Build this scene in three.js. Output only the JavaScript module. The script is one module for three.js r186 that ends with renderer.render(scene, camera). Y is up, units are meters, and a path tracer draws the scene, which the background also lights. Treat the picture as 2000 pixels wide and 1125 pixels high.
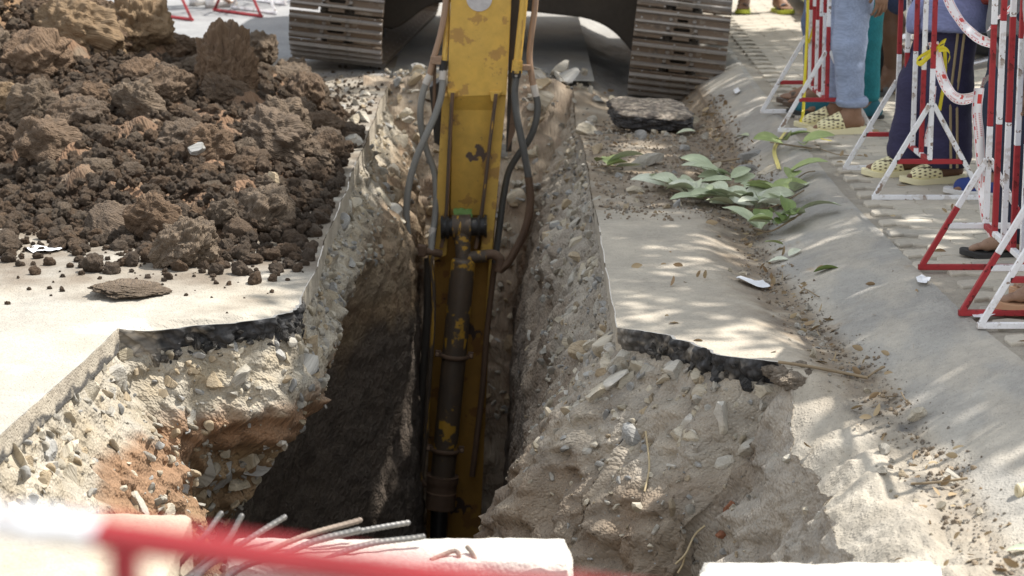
import * as THREE from 'three';
import { mergeGeometries, mergeVertices } from 'three/addons/utils/BufferGeometryUtils.js';
import { ConvexGeometry } from 'three/addons/geometries/ConvexGeometry.js';
import { RoundedBoxGeometry } from 'three/addons/geometries/RoundedBoxGeometry.js';

// ---------------------------------------------------------------- camera, sky, sun, exposure
const FPX = 4800, EYE = 1.956, PITCH = THREE.MathUtils.degToRad(12.03);
const scene = new THREE.Scene();
const camera = new THREE.PerspectiveCamera(2 * Math.atan(562.5 / FPX) * 180 / Math.PI, 2000 / 1125, 0.1, 2000);
camera.position.set(0, EYE, 0);
camera.rotation.set(-PITCH, 0.0015, 0, 'YXZ');
camera.updateMatrixWorld(true);
camera.focus = 9.0;
camera.userData.fStop = 5.4;

const renderer = new THREE.WebGLRenderer({ antialias: true });
renderer.toneMapping = THREE.LinearToneMapping;
renderer.toneMappingExposure = 1.72;
renderer.shadowMap.enabled = true;

const SUN_DIR = new THREE.Vector3(0.60, 1.0, -0.26).normalize();
{ // hazy tropical sky: air only
  const w = 256, h = 128, d = new Float32Array(w * h * 4);
  for (let j = 0; j < h; j++) for (let i = 0; i < w; i++) {
    const el = ((j + 0.5) / h - 0.5) * Math.PI, az = ((i + 0.5) / w) * 2 * Math.PI;
    const up = Math.max(0, Math.sin(el)), t = Math.pow(up, 0.55), o = (j * w + i) * 4;
    const dir = new THREE.Vector3(-Math.cos(el) * Math.cos(az), Math.sin(el), -Math.cos(el) * Math.sin(az));
    const c = Math.max(0, dir.dot(SUN_DIR)), halo = 0.5 * Math.pow(c, 6);
    const k = el < 0 ? 0.45 : 1;
    d[o] = k * ((0.88 - 0.33 * t) + halo); d[o + 1] = k * ((0.87 - 0.26 * t) + halo); d[o + 2] = k * ((0.84 - 0.14 * t) + halo * 0.86); d[o + 3] = 1;
  }
  const sky = new THREE.DataTexture(d, w, h, THREE.RGBAFormat, THREE.FloatType);
  sky.mapping = THREE.EquirectangularReflectionMapping; sky.magFilter = sky.minFilter = THREE.LinearFilter; sky.needsUpdate = true;
  scene.background = sky; scene.environment = sky;
  scene.backgroundIntensity = 0.82; scene.environmentIntensity = 0.82;
}
const sun = new THREE.DirectionalLight(new THREE.Color().setRGB(1, 0.955, 0.88), 4.1);
sun.position.copy(SUN_DIR).multiplyScalar(40).add(new THREE.Vector3(0, 0, -11));
sun.target.position.set(0, 0, -11);
sun.castShadow = true; sun.shadow.mapSize.set(4096, 4096); sun.shadow.radius = 1; sun.shadow.bias = -0.0005;
Object.assign(sun.shadow.camera, { left: -12, right: 12, top: 14, bottom: -14, near: 1, far: 90 });
sun.name = 'sun'; scene.add(sun, sun.target);

// ---------------------------------------------------------------- helpers
const V = (x, y, z) => new THREE.Vector3(x, y, z);
const clamp = (x, a = 0, b = 1) => Math.min(b, Math.max(a, x));
const lerp = (a, b, t) => a + (b - a) * t;
const sstep = (a, b, x) => { const t = clamp((x - a) / (b - a)); return t * t * (3 - 2 * t); };
const gauss = (x, s) => Math.exp(-(x * x) / (s * s));
function rng(seed) { let s = seed >>> 0; return () => { s = (s + 0x6d2b79f5) >>> 0; let t = Math.imul(s ^ (s >>> 15), 1 | s); t = (t + Math.imul(t ^ (t >>> 7), 61 | t)) ^ t; return ((t ^ (t >>> 14)) >>> 0) / 4294967296; }; }
// a point of the place read off the photograph (2000 x 1125): on the level h, or at the distance D
function ray(px, py) { return V((px - 1000) / FPX, (562.5 - py) / FPX, -1).applyQuaternion(camera.quaternion); }
function G(px, py, h = 0) { const r = ray(px, py), t = (h - EYE) / r.y; return V(r.x * t, h, r.z * t); }
function PD(px, py, D) { const r = ray(px, py), t = D / -r.z; return V(r.x * t, EYE + r.y * t, -D); }

// gradient noise, Worley noise
const PERM = (() => { const r = rng(7), p = new Uint8Array(512), a = [...Array(256).keys()]; for (let i = 255; i > 0; i--) { const j = Math.floor(r() * (i + 1)); [a[i], a[j]] = [a[j], a[i]]; } for (let i = 0; i < 512; i++) p[i] = a[i & 255]; return p; })();
const gr3 = (h, x, y, z) => { h &= 15; const u = h < 8 ? x : y, v = h < 4 ? y : (h === 12 || h === 14 ? x : z); return ((h & 1) ? -u : u) + ((h & 2) ? -v : v); };
function noise3(x, y, z) {
  const X = Math.floor(x), Y = Math.floor(y), Z = Math.floor(z); x -= X; y -= Y; z -= Z;
  const u = x * x * x * (x * (x * 6 - 15) + 10), v = y * y * y * (y * (y * 6 - 15) + 10), w = z * z * z * (z * (z * 6 - 15) + 10);
  const A = PERM[X & 255] + (Y & 255), B = PERM[(X + 1) & 255] + (Y & 255);
  const a0 = PERM[A & 511] + (Z & 255), a1 = PERM[(A + 1) & 511] + (Z & 255), b0 = PERM[B & 511] + (Z & 255), b1 = PERM[(B + 1) & 511] + (Z & 255);
  const L = (a, b, t) => a + (b - a) * t;
  return L(L(L(gr3(PERM[a0 & 511], x, y, z), gr3(PERM[b0 & 511], x - 1, y, z), u), L(gr3(PERM[a1 & 511], x, y - 1, z), gr3(PERM[b1 & 511], x - 1, y - 1, z), u), v),
    L(L(gr3(PERM[(a0 + 1) & 511], x, y, z - 1), gr3(PERM[(b0 + 1) & 511], x - 1, y, z - 1), u), L(gr3(PERM[(a1 + 1) & 511], x, y - 1, z - 1), gr3(PERM[(b1 + 1) & 511], x - 1, y - 1, z - 1), u), v), w);
}
function fbm(x, y, z, o = 4, g = 0.5) { let s = 0, a = 1, t = 0; for (let i = 0; i < o; i++) { s += a * noise3(x, y, z); t += a; a *= g; x = x * 2.03 + 11.3; y = y * 2.03 + 5.7; z = z * 2.03 + 3.1; } return s / t; }
function ridge(x, y, z, o = 4) { let s = 0, a = 1, t = 0; for (let i = 0; i < o; i++) { s += a * (1 - 2 * Math.abs(noise3(x, y, z))); t += a; a *= 0.5; x = x * 2.1 + 7.3; y = y * 2.1 + 1.7; z = z * 2.1 + 9.1; } return s / t; }
const hash3 = (x, y, z) => { let h = (Math.imul(x, 374761393) + Math.imul(y, 668265263) + Math.imul(z, 2147483647 ^ 1274126177)) | 0; h = Math.imul(h ^ (h >>> 13), 1274126177); return (h ^ (h >>> 16)) >>> 0; };
function worley(x, y, z) { // [F1, F2, cell id 0..1]
  const X = Math.floor(x), Y = Math.floor(y), Z = Math.floor(z); let f1 = 9, f2 = 9, id = 0;
  for (let i = -1; i < 2; i++) for (let j = -1; j < 2; j++) for (let k = -1; k < 2; k++) {
    const h = hash3(X + i, Y + j, Z + k);
    const dx = X + i + (h & 1023) / 1023 - x, dy = Y + j + ((h >>> 10) & 1023) / 1023 - y, dz = Z + k + ((h >>> 20) & 1023) / 1023 - z, d = dx * dx + dy * dy + dz * dz;
    if (d < f1) { f2 = f1; f1 = d; id = (h % 997) / 997; } else if (d < f2) f2 = d;
  }
  return [Math.sqrt(f1), Math.sqrt(f2), id];
}
// textures that tile: noise on a torus lattice
function pnoise(u, v, n, seed) { // n cells over 0..1, value noise
  const x = u * n, y = v * n, X = Math.floor(x), Y = Math.floor(y), fx = x - X, fy = y - Y, sx = fx * fx * (3 - 2 * fx), sy = fy * fy * (3 - 2 * fy);
  const q = (i, j) => (hash3((X + i + n) % n, (Y + j + n) % n, seed) & 65535) / 65535;
  return lerp(lerp(q(0, 0), q(1, 0), sx), lerp(q(0, 1), q(1, 1), sx), sy);
}
function pfbm(u, v, n, seed, o = 4, g = 0.55) { let s = 0, a = 1, t = 0; for (let i = 0; i < o; i++) { s += a * pnoise(u, v, n, seed + i * 17); t += a; a *= g; n *= 2; } return s / t; }
function pworley(u, v, n, seed) { const x = u * n, y = v * n, X = Math.floor(x), Y = Math.floor(y); let f1 = 9, f2 = 9, id = 0;
  for (let i = -1; i < 2; i++) for (let j = -1; j < 2; j++) { const h = hash3((X + i + n) % n, (Y + j + n) % n, seed), dx = X + i + (h & 1023) / 1023 - x, dy = Y + j + ((h >>> 10) & 1023) / 1023 - y, d = dx * dx + dy * dy; if (d < f1) { f2 = f1; f1 = d; id = (h % 997) / 997; } else if (d < f2) f2 = d; }
  return [Math.sqrt(f1), Math.sqrt(f2), id]; }
function tex(n, fn, srgb = false, m = n) {
  const d = new Uint8Array(n * m * 4);
  for (let j = 0; j < m; j++) for (let i = 0; i < n; i++) { const c = fn((i + 0.5) / n, (j + 0.5) / m), o = (j * n + i) * 4; if (c.length) { d[o] = clamp(c[0]) * 255; d[o + 1] = clamp(c[1]) * 255; d[o + 2] = clamp(c[2]) * 255; } else d[o] = d[o + 1] = d[o + 2] = clamp(c) * 255; d[o + 3] = 255; }
  const t = new THREE.DataTexture(d, n, m); t.wrapS = t.wrapT = THREE.RepeatWrapping; t.magFilter = THREE.LinearFilter; t.minFilter = THREE.LinearMipmapLinearFilter; t.generateMipmaps = true; t.anisotropy = 8;
  if (srgb) t.colorSpace = THREE.SRGBColorSpace; t.needsUpdate = true; return t;
}
function canvasTex(w, h, draw) { const c = document.createElement('canvas'); c.width = w; c.height = h; const g = c.getContext('2d'); draw(g, w, h); const t = new THREE.CanvasTexture(c); t.colorSpace = THREE.SRGBColorSpace; t.wrapS = t.wrapT = THREE.RepeatWrapping; return t; }

// scene bookkeeping
const used = new Map();
function numbered(n) { const k = used.get(n) || 0; used.set(n, k + 1); return k ? n + '_' + String(k).padStart(3, '0') : n; }
function shade(o) { o.traverse(m => { if (m.isMesh) { m.castShadow = true; m.receiveShadow = true; } }); return o; }
function top(o, name, data) { o.name = numbered(name); Object.assign(o.userData, data); scene.add(o); return shade(o); }
const mesh = (g, m) => shade(new THREE.Mesh(g, m));
function struct(g, m, name) { return top(g.isObject3D ? g : new THREE.Mesh(g, m), name, { kind: 'structure' }); }
function thing(g, m, name, label, category, group) { const d = { label, category }; if (group) d.group = group; return top(g && g.isObject3D ? g : new THREE.Mesh(g, m), name, d); }
function group(name, label, category, pos = [0, 0, 0], grp) { const g = new THREE.Group(); g.position.set(...pos); const d = { label, category }; if (grp) d.group = grp; return top(g, name, d); }
function part(parent, g, m, name, label) { const o = g && g.isObject3D ? g : new THREE.Mesh(g, m); o.name = name; if (label) o.userData.label = label; parent.add(o); return shade(o); }
const std = (o) => new THREE.MeshStandardMaterial(Object.assign({ roughness: 0.9, metalness: 0 }, o));
const rgb = (r, g, b) => new THREE.Color().setRGB(r, g, b);

// geometry helpers
function gridGeo(nu, nv, fn, col, uvf) { // fn(i, j, out Vector3)
  const P = new Float32Array(nu * nv * 3), C = col ? new Float32Array(nu * nv * 3) : null, U = new Float32Array(nu * nv * 2), idx = new Uint32Array((nu - 1) * (nv - 1) * 6), p = V(0, 0, 0);
  for (let j = 0; j < nv; j++) for (let i = 0; i < nu; i++) {
    const o = j * nu + i; fn(i, j, p); P[o * 3] = p.x; P[o * 3 + 1] = p.y; P[o * 3 + 2] = p.z;
    if (C) { const c = col(i, j, p); C[o * 3] = c[0]; C[o * 3 + 1] = c[1]; C[o * 3 + 2] = c[2]; }
    const w = uvf ? uvf(i, j, p) : [p.x, -p.z]; U[o * 2] = w[0]; U[o * 2 + 1] = w[1];
  }
  let k = 0; for (let j = 0; j < nv - 1; j++) for (let i = 0; i < nu - 1; i++) { const a = j * nu + i, b = a + 1, c = a + nu, d = c + 1; idx[k++] = a; idx[k++] = b; idx[k++] = d; idx[k++] = a; idx[k++] = d; idx[k++] = c; }
  const g = new THREE.BufferGeometry(); g.setAttribute('position', new THREE.BufferAttribute(P, 3)); g.setAttribute('uv', new THREE.BufferAttribute(U, 2)); if (C) g.setAttribute('color', new THREE.BufferAttribute(C, 3));
  g.setIndex(new THREE.BufferAttribute(idx, 1)); g.computeVertexNormals(); return g;
}
function boxUV(g, s = 1) { // uv in metres by the dominant axis of each face
  const q = g.index ? g.toNonIndexed() : g, P = q.attributes.position, U = new Float32Array(P.count * 2), a = V(), b = V(), c = V();
  for (let i = 0; i < P.count; i += 3) { a.fromBufferAttribute(P, i); b.fromBufferAttribute(P, i + 1); c.fromBufferAttribute(P, i + 2); const n = b.clone().sub(a).cross(c.clone().sub(a)), ax = Math.abs(n.x), ay = Math.abs(n.y), az = Math.abs(n.z);
    [a, b, c].forEach((p, k) => { const o = (i + k) * 2; if (ax > ay && ax > az) { U[o] = p.z * s; U[o + 1] = p.y * s; } else if (ay > az) { U[o] = p.x * s; U[o + 1] = p.z * s; } else { U[o] = p.x * s; U[o + 1] = p.y * s; } }); }
  q.setAttribute('uv', new THREE.BufferAttribute(U, 2)); return q;
}
function box(w, h, d, x = 0, y = 0, z = 0) { const g = new THREE.BoxGeometry(w, h, d); g.translate(x, y, z); return g; }
function rbox(w, h, d, r, x = 0, y = 0, z = 0, s = 2) { const g = new RoundedBoxGeometry(w, h, d, s, r); g.translate(x, y, z); return g; }
function cylBetween(a, b, r0, r1 = r0, n = 12, open = false) { const d = b.clone().sub(a), L = d.length(), g = new THREE.CylinderGeometry(r1, r0, L, n, 1, open); g.translate(0, L / 2, 0); g.applyQuaternion(new THREE.Quaternion().setFromUnitVectors(V(0, 1, 0), d.normalize())); g.translate(a.x, a.y, a.z); return g; }
function tube(pts, r, n = 8, seg = 0) { return new THREE.TubeGeometry(new THREE.CatmullRomCurve3(pts), seg || pts.length * 8, r, n, false); }
function strip(g) { const q = g.index ? g.toNonIndexed() : g.clone(); for (const k of Object.keys(q.attributes)) if (!['position', 'normal', 'uv', 'color'].includes(k)) q.deleteAttribute(k); return q; }
function merge(list) { const L = list.map(strip); const hasC = L.some(g => g.attributes.color); for (const g of L) { if (hasC && !g.attributes.color) paint(g, [1, 1, 1]); if (!g.attributes.uv) g.setAttribute('uv', new THREE.BufferAttribute(new Float32Array(g.attributes.position.count * 2), 2)); if (!g.attributes.normal) g.computeVertexNormals(); } return mergeGeometries(L); }
function paint(g, c) { const n = g.attributes.position.count, C = new Float32Array(n * 3); for (let i = 0; i < n; i++) { C[i * 3] = c[0]; C[i * 3 + 1] = c[1]; C[i * 3 + 2] = c[2]; } g.setAttribute('color', new THREE.BufferAttribute(C, 3)); return g; }
function paintBy(g, fn) { const P = g.attributes.position, C = new Float32Array(P.count * 3); for (let i = 0; i < P.count; i++) { const c = fn(P.getX(i), P.getY(i), P.getZ(i)); C[i * 3] = c[0]; C[i * 3 + 1] = c[1]; C[i * 3 + 2] = c[2]; } g.setAttribute('color', new THREE.BufferAttribute(C, 3)); return g; }
const mixc = (a, b, t) => [lerp(a[0], b[0], t), lerp(a[1], b[1], t), lerp(a[2], b[2], t)];
const mulc = (a, k) => [a[0] * k, a[1] * k, a[2] * k];
// naive surface nets over a signed distance function
function surfaceNets(f, lo, hi, h) {
  const nx = Math.ceil((hi[0] - lo[0]) / h) + 1, ny = Math.ceil((hi[1] - lo[1]) / h) + 1, nz = Math.ceil((hi[2] - lo[2]) / h) + 1, D = new Float32Array(nx * ny * nz), at = (i, j, k) => (k * ny + j) * nx + i;
  for (let k = 0; k < nz; k++) for (let j = 0; j < ny; j++) for (let i = 0; i < nx; i++) D[at(i, j, k)] = f(lo[0] + i * h, lo[1] + j * h, lo[2] + k * h);
  const id = new Int32Array(nx * ny * nz).fill(-1), P = [], I = [];
  for (let k = 0; k < nz - 1; k++) for (let j = 0; j < ny - 1; j++) for (let i = 0; i < nx - 1; i++) {
    let n = 0, sx = 0, sy = 0, sz = 0; const c = []; let neg = 0;
    for (let q = 0; q < 8; q++) { const d = D[at(i + (q & 1), j + ((q >> 1) & 1), k + (q >> 2))]; c.push(d); if (d < 0) neg++; }
    if (neg === 0 || neg === 8) continue;
    for (const [a, b] of NETE) { const A = c[a], B = c[b]; if ((A < 0) === (B < 0)) continue; const t = A / (A - B); sx += lerp(a & 1, b & 1, t); sy += lerp((a >> 1) & 1, (b >> 1) & 1, t); sz += lerp(a >> 2, b >> 2, t); n++; }
    id[at(i, j, k)] = P.length / 3; P.push(lo[0] + (i + sx / n) * h, lo[1] + (j + sy / n) * h, lo[2] + (k + sz / n) * h);
  }
  for (let k = 1; k < nz - 1; k++) for (let j = 1; j < ny - 1; j++) for (let i = 1; i < nx - 1; i++) {
    const d = D[at(i, j, k)] < 0;
    if (d !== D[at(i + 1, j, k)] < 0) quad(d, id[at(i, j - 1, k - 1)], id[at(i, j, k - 1)], id[at(i, j, k)], id[at(i, j - 1, k)]);
    if (d !== D[at(i, j + 1, k)] < 0) quad(d, id[at(i - 1, j, k - 1)], id[at(i - 1, j, k)], id[at(i, j, k)], id[at(i, j, k - 1)]);
    if (d !== D[at(i, j, k + 1)] < 0) quad(d, id[at(i - 1, j - 1, k)], id[at(i, j - 1, k)], id[at(i, j, k)], id[at(i - 1, j, k)]);
  }
  function quad(d, a, b, c, e) { if (a < 0 || b < 0 || c < 0 || e < 0) return; if (d) I.push(a, b, c, a, c, e); else I.push(a, c, b, a, e, c); }
  const g = new THREE.BufferGeometry(); g.setAttribute('position', new THREE.Float32BufferAttribute(P, 3)); g.setIndex(I); g.computeVertexNormals();
  const U = new Float32Array(P.length / 3 * 2); for (let i = 0; i < P.length / 3; i++) { U[i * 2] = P[i * 3] + P[i * 3 + 2]; U[i * 2 + 1] = P[i * 3 + 1]; } g.setAttribute('uv', new THREE.BufferAttribute(U, 2)); return g;
}
const NETE = [[0, 1], [2, 3], [4, 5], [6, 7], [0, 2], [1, 3], [4, 6], [5, 7], [0, 4], [1, 5], [2, 6], [3, 7]];
function sdCone(px, py, pz, a, b, ra, rb) { const bx = b[0] - a[0], by = b[1] - a[1], bz = b[2] - a[2], qx = px - a[0], qy = py - a[1], qz = pz - a[2]; const t = clamp((qx * bx + qy * by + qz * bz) / (bx * bx + by * by + bz * bz + 1e-9)); const dx = qx - bx * t, dy = qy - by * t, dz = qz - bz * t; return Math.sqrt(dx * dx + dy * dy + dz * dz) - lerp(ra, rb, t); }
const smin = (a, b, k) => { const h = Math.max(k - Math.abs(a - b), 0) / k; return Math.min(a, b) - h * h * k * 0.25; };
// ---------------------------------------------------------------- textures of the ground
const soilMap = tex(1024, (u, v) => { const a = pfbm(u, v, 6, 3, 6, 0.62), w = pworley(u, v, 90, 5), g = pnoise(u, v, 400, 8); const k = 0.62 + 0.42 * a + 0.12 * (g - 0.5) + (w[2] > 0.9 && w[0] < 0.33 ? 0.2 : 0) - (w[2] < 0.07 && w[0] < 0.3 ? 0.22 : 0); const h = pfbm(u, v, 9, 91, 3); return [k * (0.97 + 0.07 * h), k * (0.975 + 0.02 * h), k * (1.0 - 0.06 * h)]; });
const soilBump = tex(1024, (u, v) => { const w = pworley(u, v, 28, 21), w2 = pworley(u, v, 75, 22); return 0.42 * (1 - w[0]) * (0.4 + 0.6 * w[2]) + 0.26 * (1 - w2[0]) + 0.42 * pfbm(u, v, 24, 23, 5, 0.6) - 0.1; });
const dustMap = tex(1024, (u, v) => { const a = pfbm(u, v, 4, 31, 7, 0.6), g = pnoise(u, v, 512, 33), w = pworley(u, v, 120, 36), s = pfbm(u, v, 40, 38, 3); let k = 0.72 + 0.36 * (a - 0.5) + 0.10 * (g - 0.5) + 0.16 * (s - 0.5); if (w[2] > 0.93 && w[0] < 0.24) k *= 0.62; if (w[2] < 0.03 && w[0] < 0.22) k *= 1.2; return [k, k * (0.99), k * (0.985 - 0.03 * a)]; });
const dustBump = tex(1024, (u, v) => { const w = pworley(u, v, 130, 41); return 0.55 * pfbm(u, v, 16, 42, 6, 0.62) + 0.3 * (w[2] > 0.7 ? 1 - w[0] : 0.25) + 0.1 * pnoise(u, v, 512, 9); });
const tarMap = tex(512, (u, v) => { const w = pworley(u, v, 46, 51), a = pfbm(u, v, 8, 52, 5); const st = w[2] > 0.6 ? 1.6 : 0.8; const k = clamp(0.45 * st * (1.1 - w[0]) + 0.3 * a); return [k, k, k * 1.02]; });
const tarBump = tex(512, (u, v) => { const w = pworley(u, v, 34, 51); return (1 - w[0]) * 0.8 * (0.4 + 0.6 * w[2]) + 0.2 * pfbm(u, v, 30, 54, 4); });
const rockMap = tex(512, (u, v) => { const a = pfbm(u, v, 5, 61, 6, 0.6), b = pfbm(u, v, 3, 63, 4), s = Math.abs(pfbm(u, v, 7, 64, 4) - 0.5); const k = 0.66 + 0.5 * (a - 0.5) - (s < 0.02 ? 0.12 : 0); return [k * (0.96 + 0.12 * b), k * (0.97 + 0.05 * b), k * (1.03 - 0.12 * b)]; });
const rockBump = tex(512, (u, v) => pfbm(u, v, 12, 66, 6, 0.6) * 0.8 + 0.2 * (1 - pworley(u, v, 30, 67)[0]));
const rep = (t, x, y = x) => { const c = t.clone(); c.repeat.set(x, y); c.needsUpdate = true; return c; };
const M = {
  soil: std({ vertexColors: true, map: soilMap, bumpMap: soilBump, bumpScale: 0.02, roughness: 0.97 }),
  dust: std({ vertexColors: true, map: dustMap, bumpMap: dustBump, bumpScale: 0.010, roughness: 0.95 }),
  asphalt: std({ color: rgb(0.40, 0.41, 0.43), map: dustMap, bumpMap: tarBump, bumpScale: 0.004, roughness: 0.9 }),
  tar: std({ vertexColors: true, map: tarMap, bumpMap: tarBump, bumpScale: 0.014, roughness: 0.75 }),
  concrete: std({ color: rgb(0.62, 0.60, 0.55), map: dustMap, bumpMap: dustBump, bumpScale: 0.008, roughness: 0.9 }),
};
const stoneTints = [[0.60, 0.57, 0.50], [0.66, 0.59, 0.46], [0.70, 0.64, 0.52], [0.50, 0.50, 0.485], [0.60, 0.49, 0.34], [0.68, 0.65, 0.58]];
const stoneMats = stoneTints.map(c => std({ color: rgb(...c), map: rockMap, bumpMap: rockBump, bumpScale: 0.008, roughness: 0.9 }));

// ---------------------------------------------------------------- outline of the excavation (x over distance D)
const pl = (pts) => (D) => { if (D <= pts[0][0]) return pts[0][1]; for (let i = 1; i < pts.length; i++) if (D <= pts[i][0]) return lerp(pts[i - 1][1], pts[i][1], (D - pts[i - 1][0]) / (pts[i][0] - pts[i - 1][0])); return pts[pts.length - 1][1]; };
const xl0 = pl([[5.2, -1.66], [7.05, -1.54], [8.50, -1.405], [8.56, -1.24], [8.62, -1.16], [8.66, -1.02], [8.75, -0.90], [8.88, -0.825], [9.2, -0.80], [30, -0.80]]);
const xr0 = pl([[5.2, 0.98], [6.5, 0.93], [7.5, 0.90], [7.92, 0.90], [8.0, 0.88], [8.05, 0.78], [8.12, 0.683], [8.26, 0.61], [8.4, 0.526], [8.47, 0.44], [8.5, 0.362], [30, 0.36]]);
const sawnL = D => D < 8.49 || D > 9.0;
const tornL = D => sstep(8.48, 8.54, D) * (1 - sstep(8.95, 9.1, D)), tornR = D => (1 - sstep(8.46, 8.52, D)) * sstep(7.96, 8.02, D);
const xl = D => xl0(D) + tornL(D) * 0.045 * fbm(D * 22, 3.3, 0, 3) + 0.012 * fbm(D * 3, 1.7, 0, 3) * (1 - tornL(D)) + 0.02 * sstep(9, 9.4, D) * fbm(D * 1.3, 9.9, 0, 2);
const xr = D => xr0(D) + (1 - sstep(7.7, 8.0, D)) * (0.09 * fbm(D * 2.3, 17.3, 0, 2) + 0.05 * fbm(D * 9, 27.3, 0, 3)) + tornR(D) * 0.05 * fbm(D * 20, 7.3, 0, 3) + 0.008 * fbm(D * 3, 5.7, 0, 3);
const xg = pl([[5, 1.30], [6.5, 1.27], [7.07, 1.256], [7.9, 1.20], [8.66, 1.10], [9.76, 1.02], [11, 1.08], [12.5, 1.15], [14, 1.15], [40, 1.15]]);
const xk = pl([[5, 1.80], [7, 1.66], [8.5, 1.53], [9.2, 1.50], [10.9, 1.43], [12.5, 1.42], [40, 1.42]]);
const PAVE = 0.08;
function hLeft(x, D) { return 0.006 * fbm(x * 2, D * 2, 4.4, 3) + 0.004 * fbm(x * 9, D * 9, 2.2, 3) * sstep(9.3, 10.5, D) - 0.02 * tornL(D) * gauss(xl(D) - x, 0.06); }
function hRight(x, D) {
  const g = xg(D), k = xk(D), b = xr(D);
  const rub = sstep(10.7, 11.2, D + 0.25 * fbm(x * 5, D * 3, 1, 2));
  let road = 0.004 * fbm(x * 3, D * 3, 8.8, 3) - 0.055 * sstep(g - 0.28, g - 0.03, x);
  road -= rub * (0.03 + 0.15 * sstep(12.8, 15, D) * lerp(1, sstep(0.36, 0.8, x), sstep(14.6, 15.4, D))) * (1 - sstep(g - 0.2, g + 0.05, x));
  road += rub * 0.035 * fbm(x * 6, D * 5, 3.1, 4) * (1 - sstep(g - 0.1, g + 0.15, x));
  const near = 1 - sstep(7.55, 7.98, D);
  road -= near * (0.17 * Math.pow(1 - clamp((x - b) / 0.3), 1.6) + 0.035);
  road += near * (0.055 * fbm(x * 6, D * 5, 6.2, 5) + 0.012 * (0.5 - worley(x * 24, D * 22, 5)[0])) * (1 - sstep(0.22, 0.42, x - b));
  const t = clamp((x - g) / (k - g)), rise = 1 - Math.pow(1 - t, 1.25);
  const kerb = -0.055 - near * 0.035 + (PAVE + 0.055 + near * 0.035) * rise + 0.004 * fbm(x * 3, D * 1.6, 5.5, 2) + 0.006 * fbm(x * 14, D * 14, 5.5, 4);
  return x < g ? road : Math.max(kerb, -0.2);
}
const rows = (() => { const r = []; let D = 5.2; while (D < 22) { r.push(D); const dense = D > 8.02 && D < 9.0; D += dense ? 0.006 : D * 0.0036; } r.push(22); return r; })();
const cDust = [0.62, 0.57, 0.485], cMud = [0.20, 0.15, 0.105], cAsph = [0.40, 0.405, 0.42], cGrey = [0.53, 0.505, 0.46];

{ // the road on the left of the trench
  const nx = 330, g = gridGeo(nx, rows.length, (i, j, p) => { const D = rows[j], b = xl(D), t = i / (nx - 1), x = b - 4.4 * Math.pow(t, 1.25); p.set(x, hLeft(x, D), -D); },
    (i, j, p) => { const D = -p.z, x = p.x; let c = mixc(cDust, cGrey, clamp(0.5 + 1.1 * fbm(x * 1.3, D * 1.3, 2, 4)));
      const mud = clamp(sstep(8.5, 9.7, D + 1.5 * fbm(x * 2.2, D * 2.2, 9, 5)) * (0.8 + 1.4 * fbm(x * 4, D * 4, 5, 5))); c = mixc(c, cMud, mud * 0.8);
      const a = sstep(0.0, 0.18, fbm(x * 0.9, D * 0.9, 7, 4) + (D - 16.0) * 0.12); c = mixc(c, cAsph, a);
      const pale = sstep(0.25, 0.5, fbm(x * 3.1, D * 3.1, 17, 4)) * (1 - sstep(9.2, 9.8, D)); c = mixc(c, [0.74, 0.72, 0.68], pale); return c; });
  var roadLeft = struct(g, M.dust, 'road');
}
{ // road strip, gutter and rolled kerb on the right
  const nx = 250, g = gridGeo(nx, rows.length, (i, j, p) => { const D = rows[j], b = xr(D), x = b + (xk(D) + 0.03 - b) * i / (nx - 1); p.set(x, hRight(x, D), -D); },
    (i, j, p) => { const D = -p.z, x = p.x, gx = xg(D), n = fbm(x * 3, D * 2, 12, 4);
      let c = mixc([0.66, 0.59, 0.49], [0.57, 0.515, 0.435], clamp(0.5 + 1.3 * n)); c = mixc(c, [0.44, 0.43, 0.415], sstep(14.8, 16.0, D + fbm(x * 3, D * 3, 8, 3)));
      const dirt = clamp(1.15 * gauss(x - gx + 0.06, 0.16) * (0.75 + 1.2 * fbm(x * 9, D * 6, 31, 4)) + sstep(10.6, 11.3, D + 0.5 * fbm(x * 5, D * 4, 3, 3)) * (1 - sstep(15.0, 16.2, D + fbm(x * 3, D * 3, 8, 3))) * (1 - sstep(gx, gx + 0.12, x)) * (0.7 + fbm(x * 5, D * 5, 2, 4)));
      c = mixc(c, mixc([0.36, 0.285, 0.205], [0.27, 0.22, 0.17], clamp(0.5 + 2 * fbm(x * 12, D * 10, 4, 4))), clamp(dirt * 1.15));
      if (x > gx) { const k = sstep(gx, gx + 0.08, x); c = mixc(c, mixc([0.485, 0.465, 0.43], [0.59, 0.545, 0.475], sstep(-0.15, 0.2, fbm(x * 5, D * 2.5, 77, 5))), k); const rust = sstep(0.30, 0.42, fbm(x * 5, D * 5, 45, 4)) * gauss(D - 9.7, 1.1); c = mixc(c, [0.46, 0.30, 0.15], rust * 0.6); }
      const near = 1 - sstep(7.5, 8.0, D); c = mixc(c, mixc([0.64, 0.585, 0.50], [0.50, 0.45, 0.375], clamp(0.5 + 2 * fbm(x * 8, D * 8, 3, 5))), near * clamp(0.6 - (x - xr(D) - 0.3) * 2.5) * 0.85);
      const tar = near * sstep(0.12, 0.32, fbm(x * 6, D * 5, 53, 4)) * gauss(x - gx + 0.05, 0.12); c = mixc(c, [0.16, 0.155, 0.15], tar); return c; });
  var roadRight = struct(g, M.dust, 'gutter');
}
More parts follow.
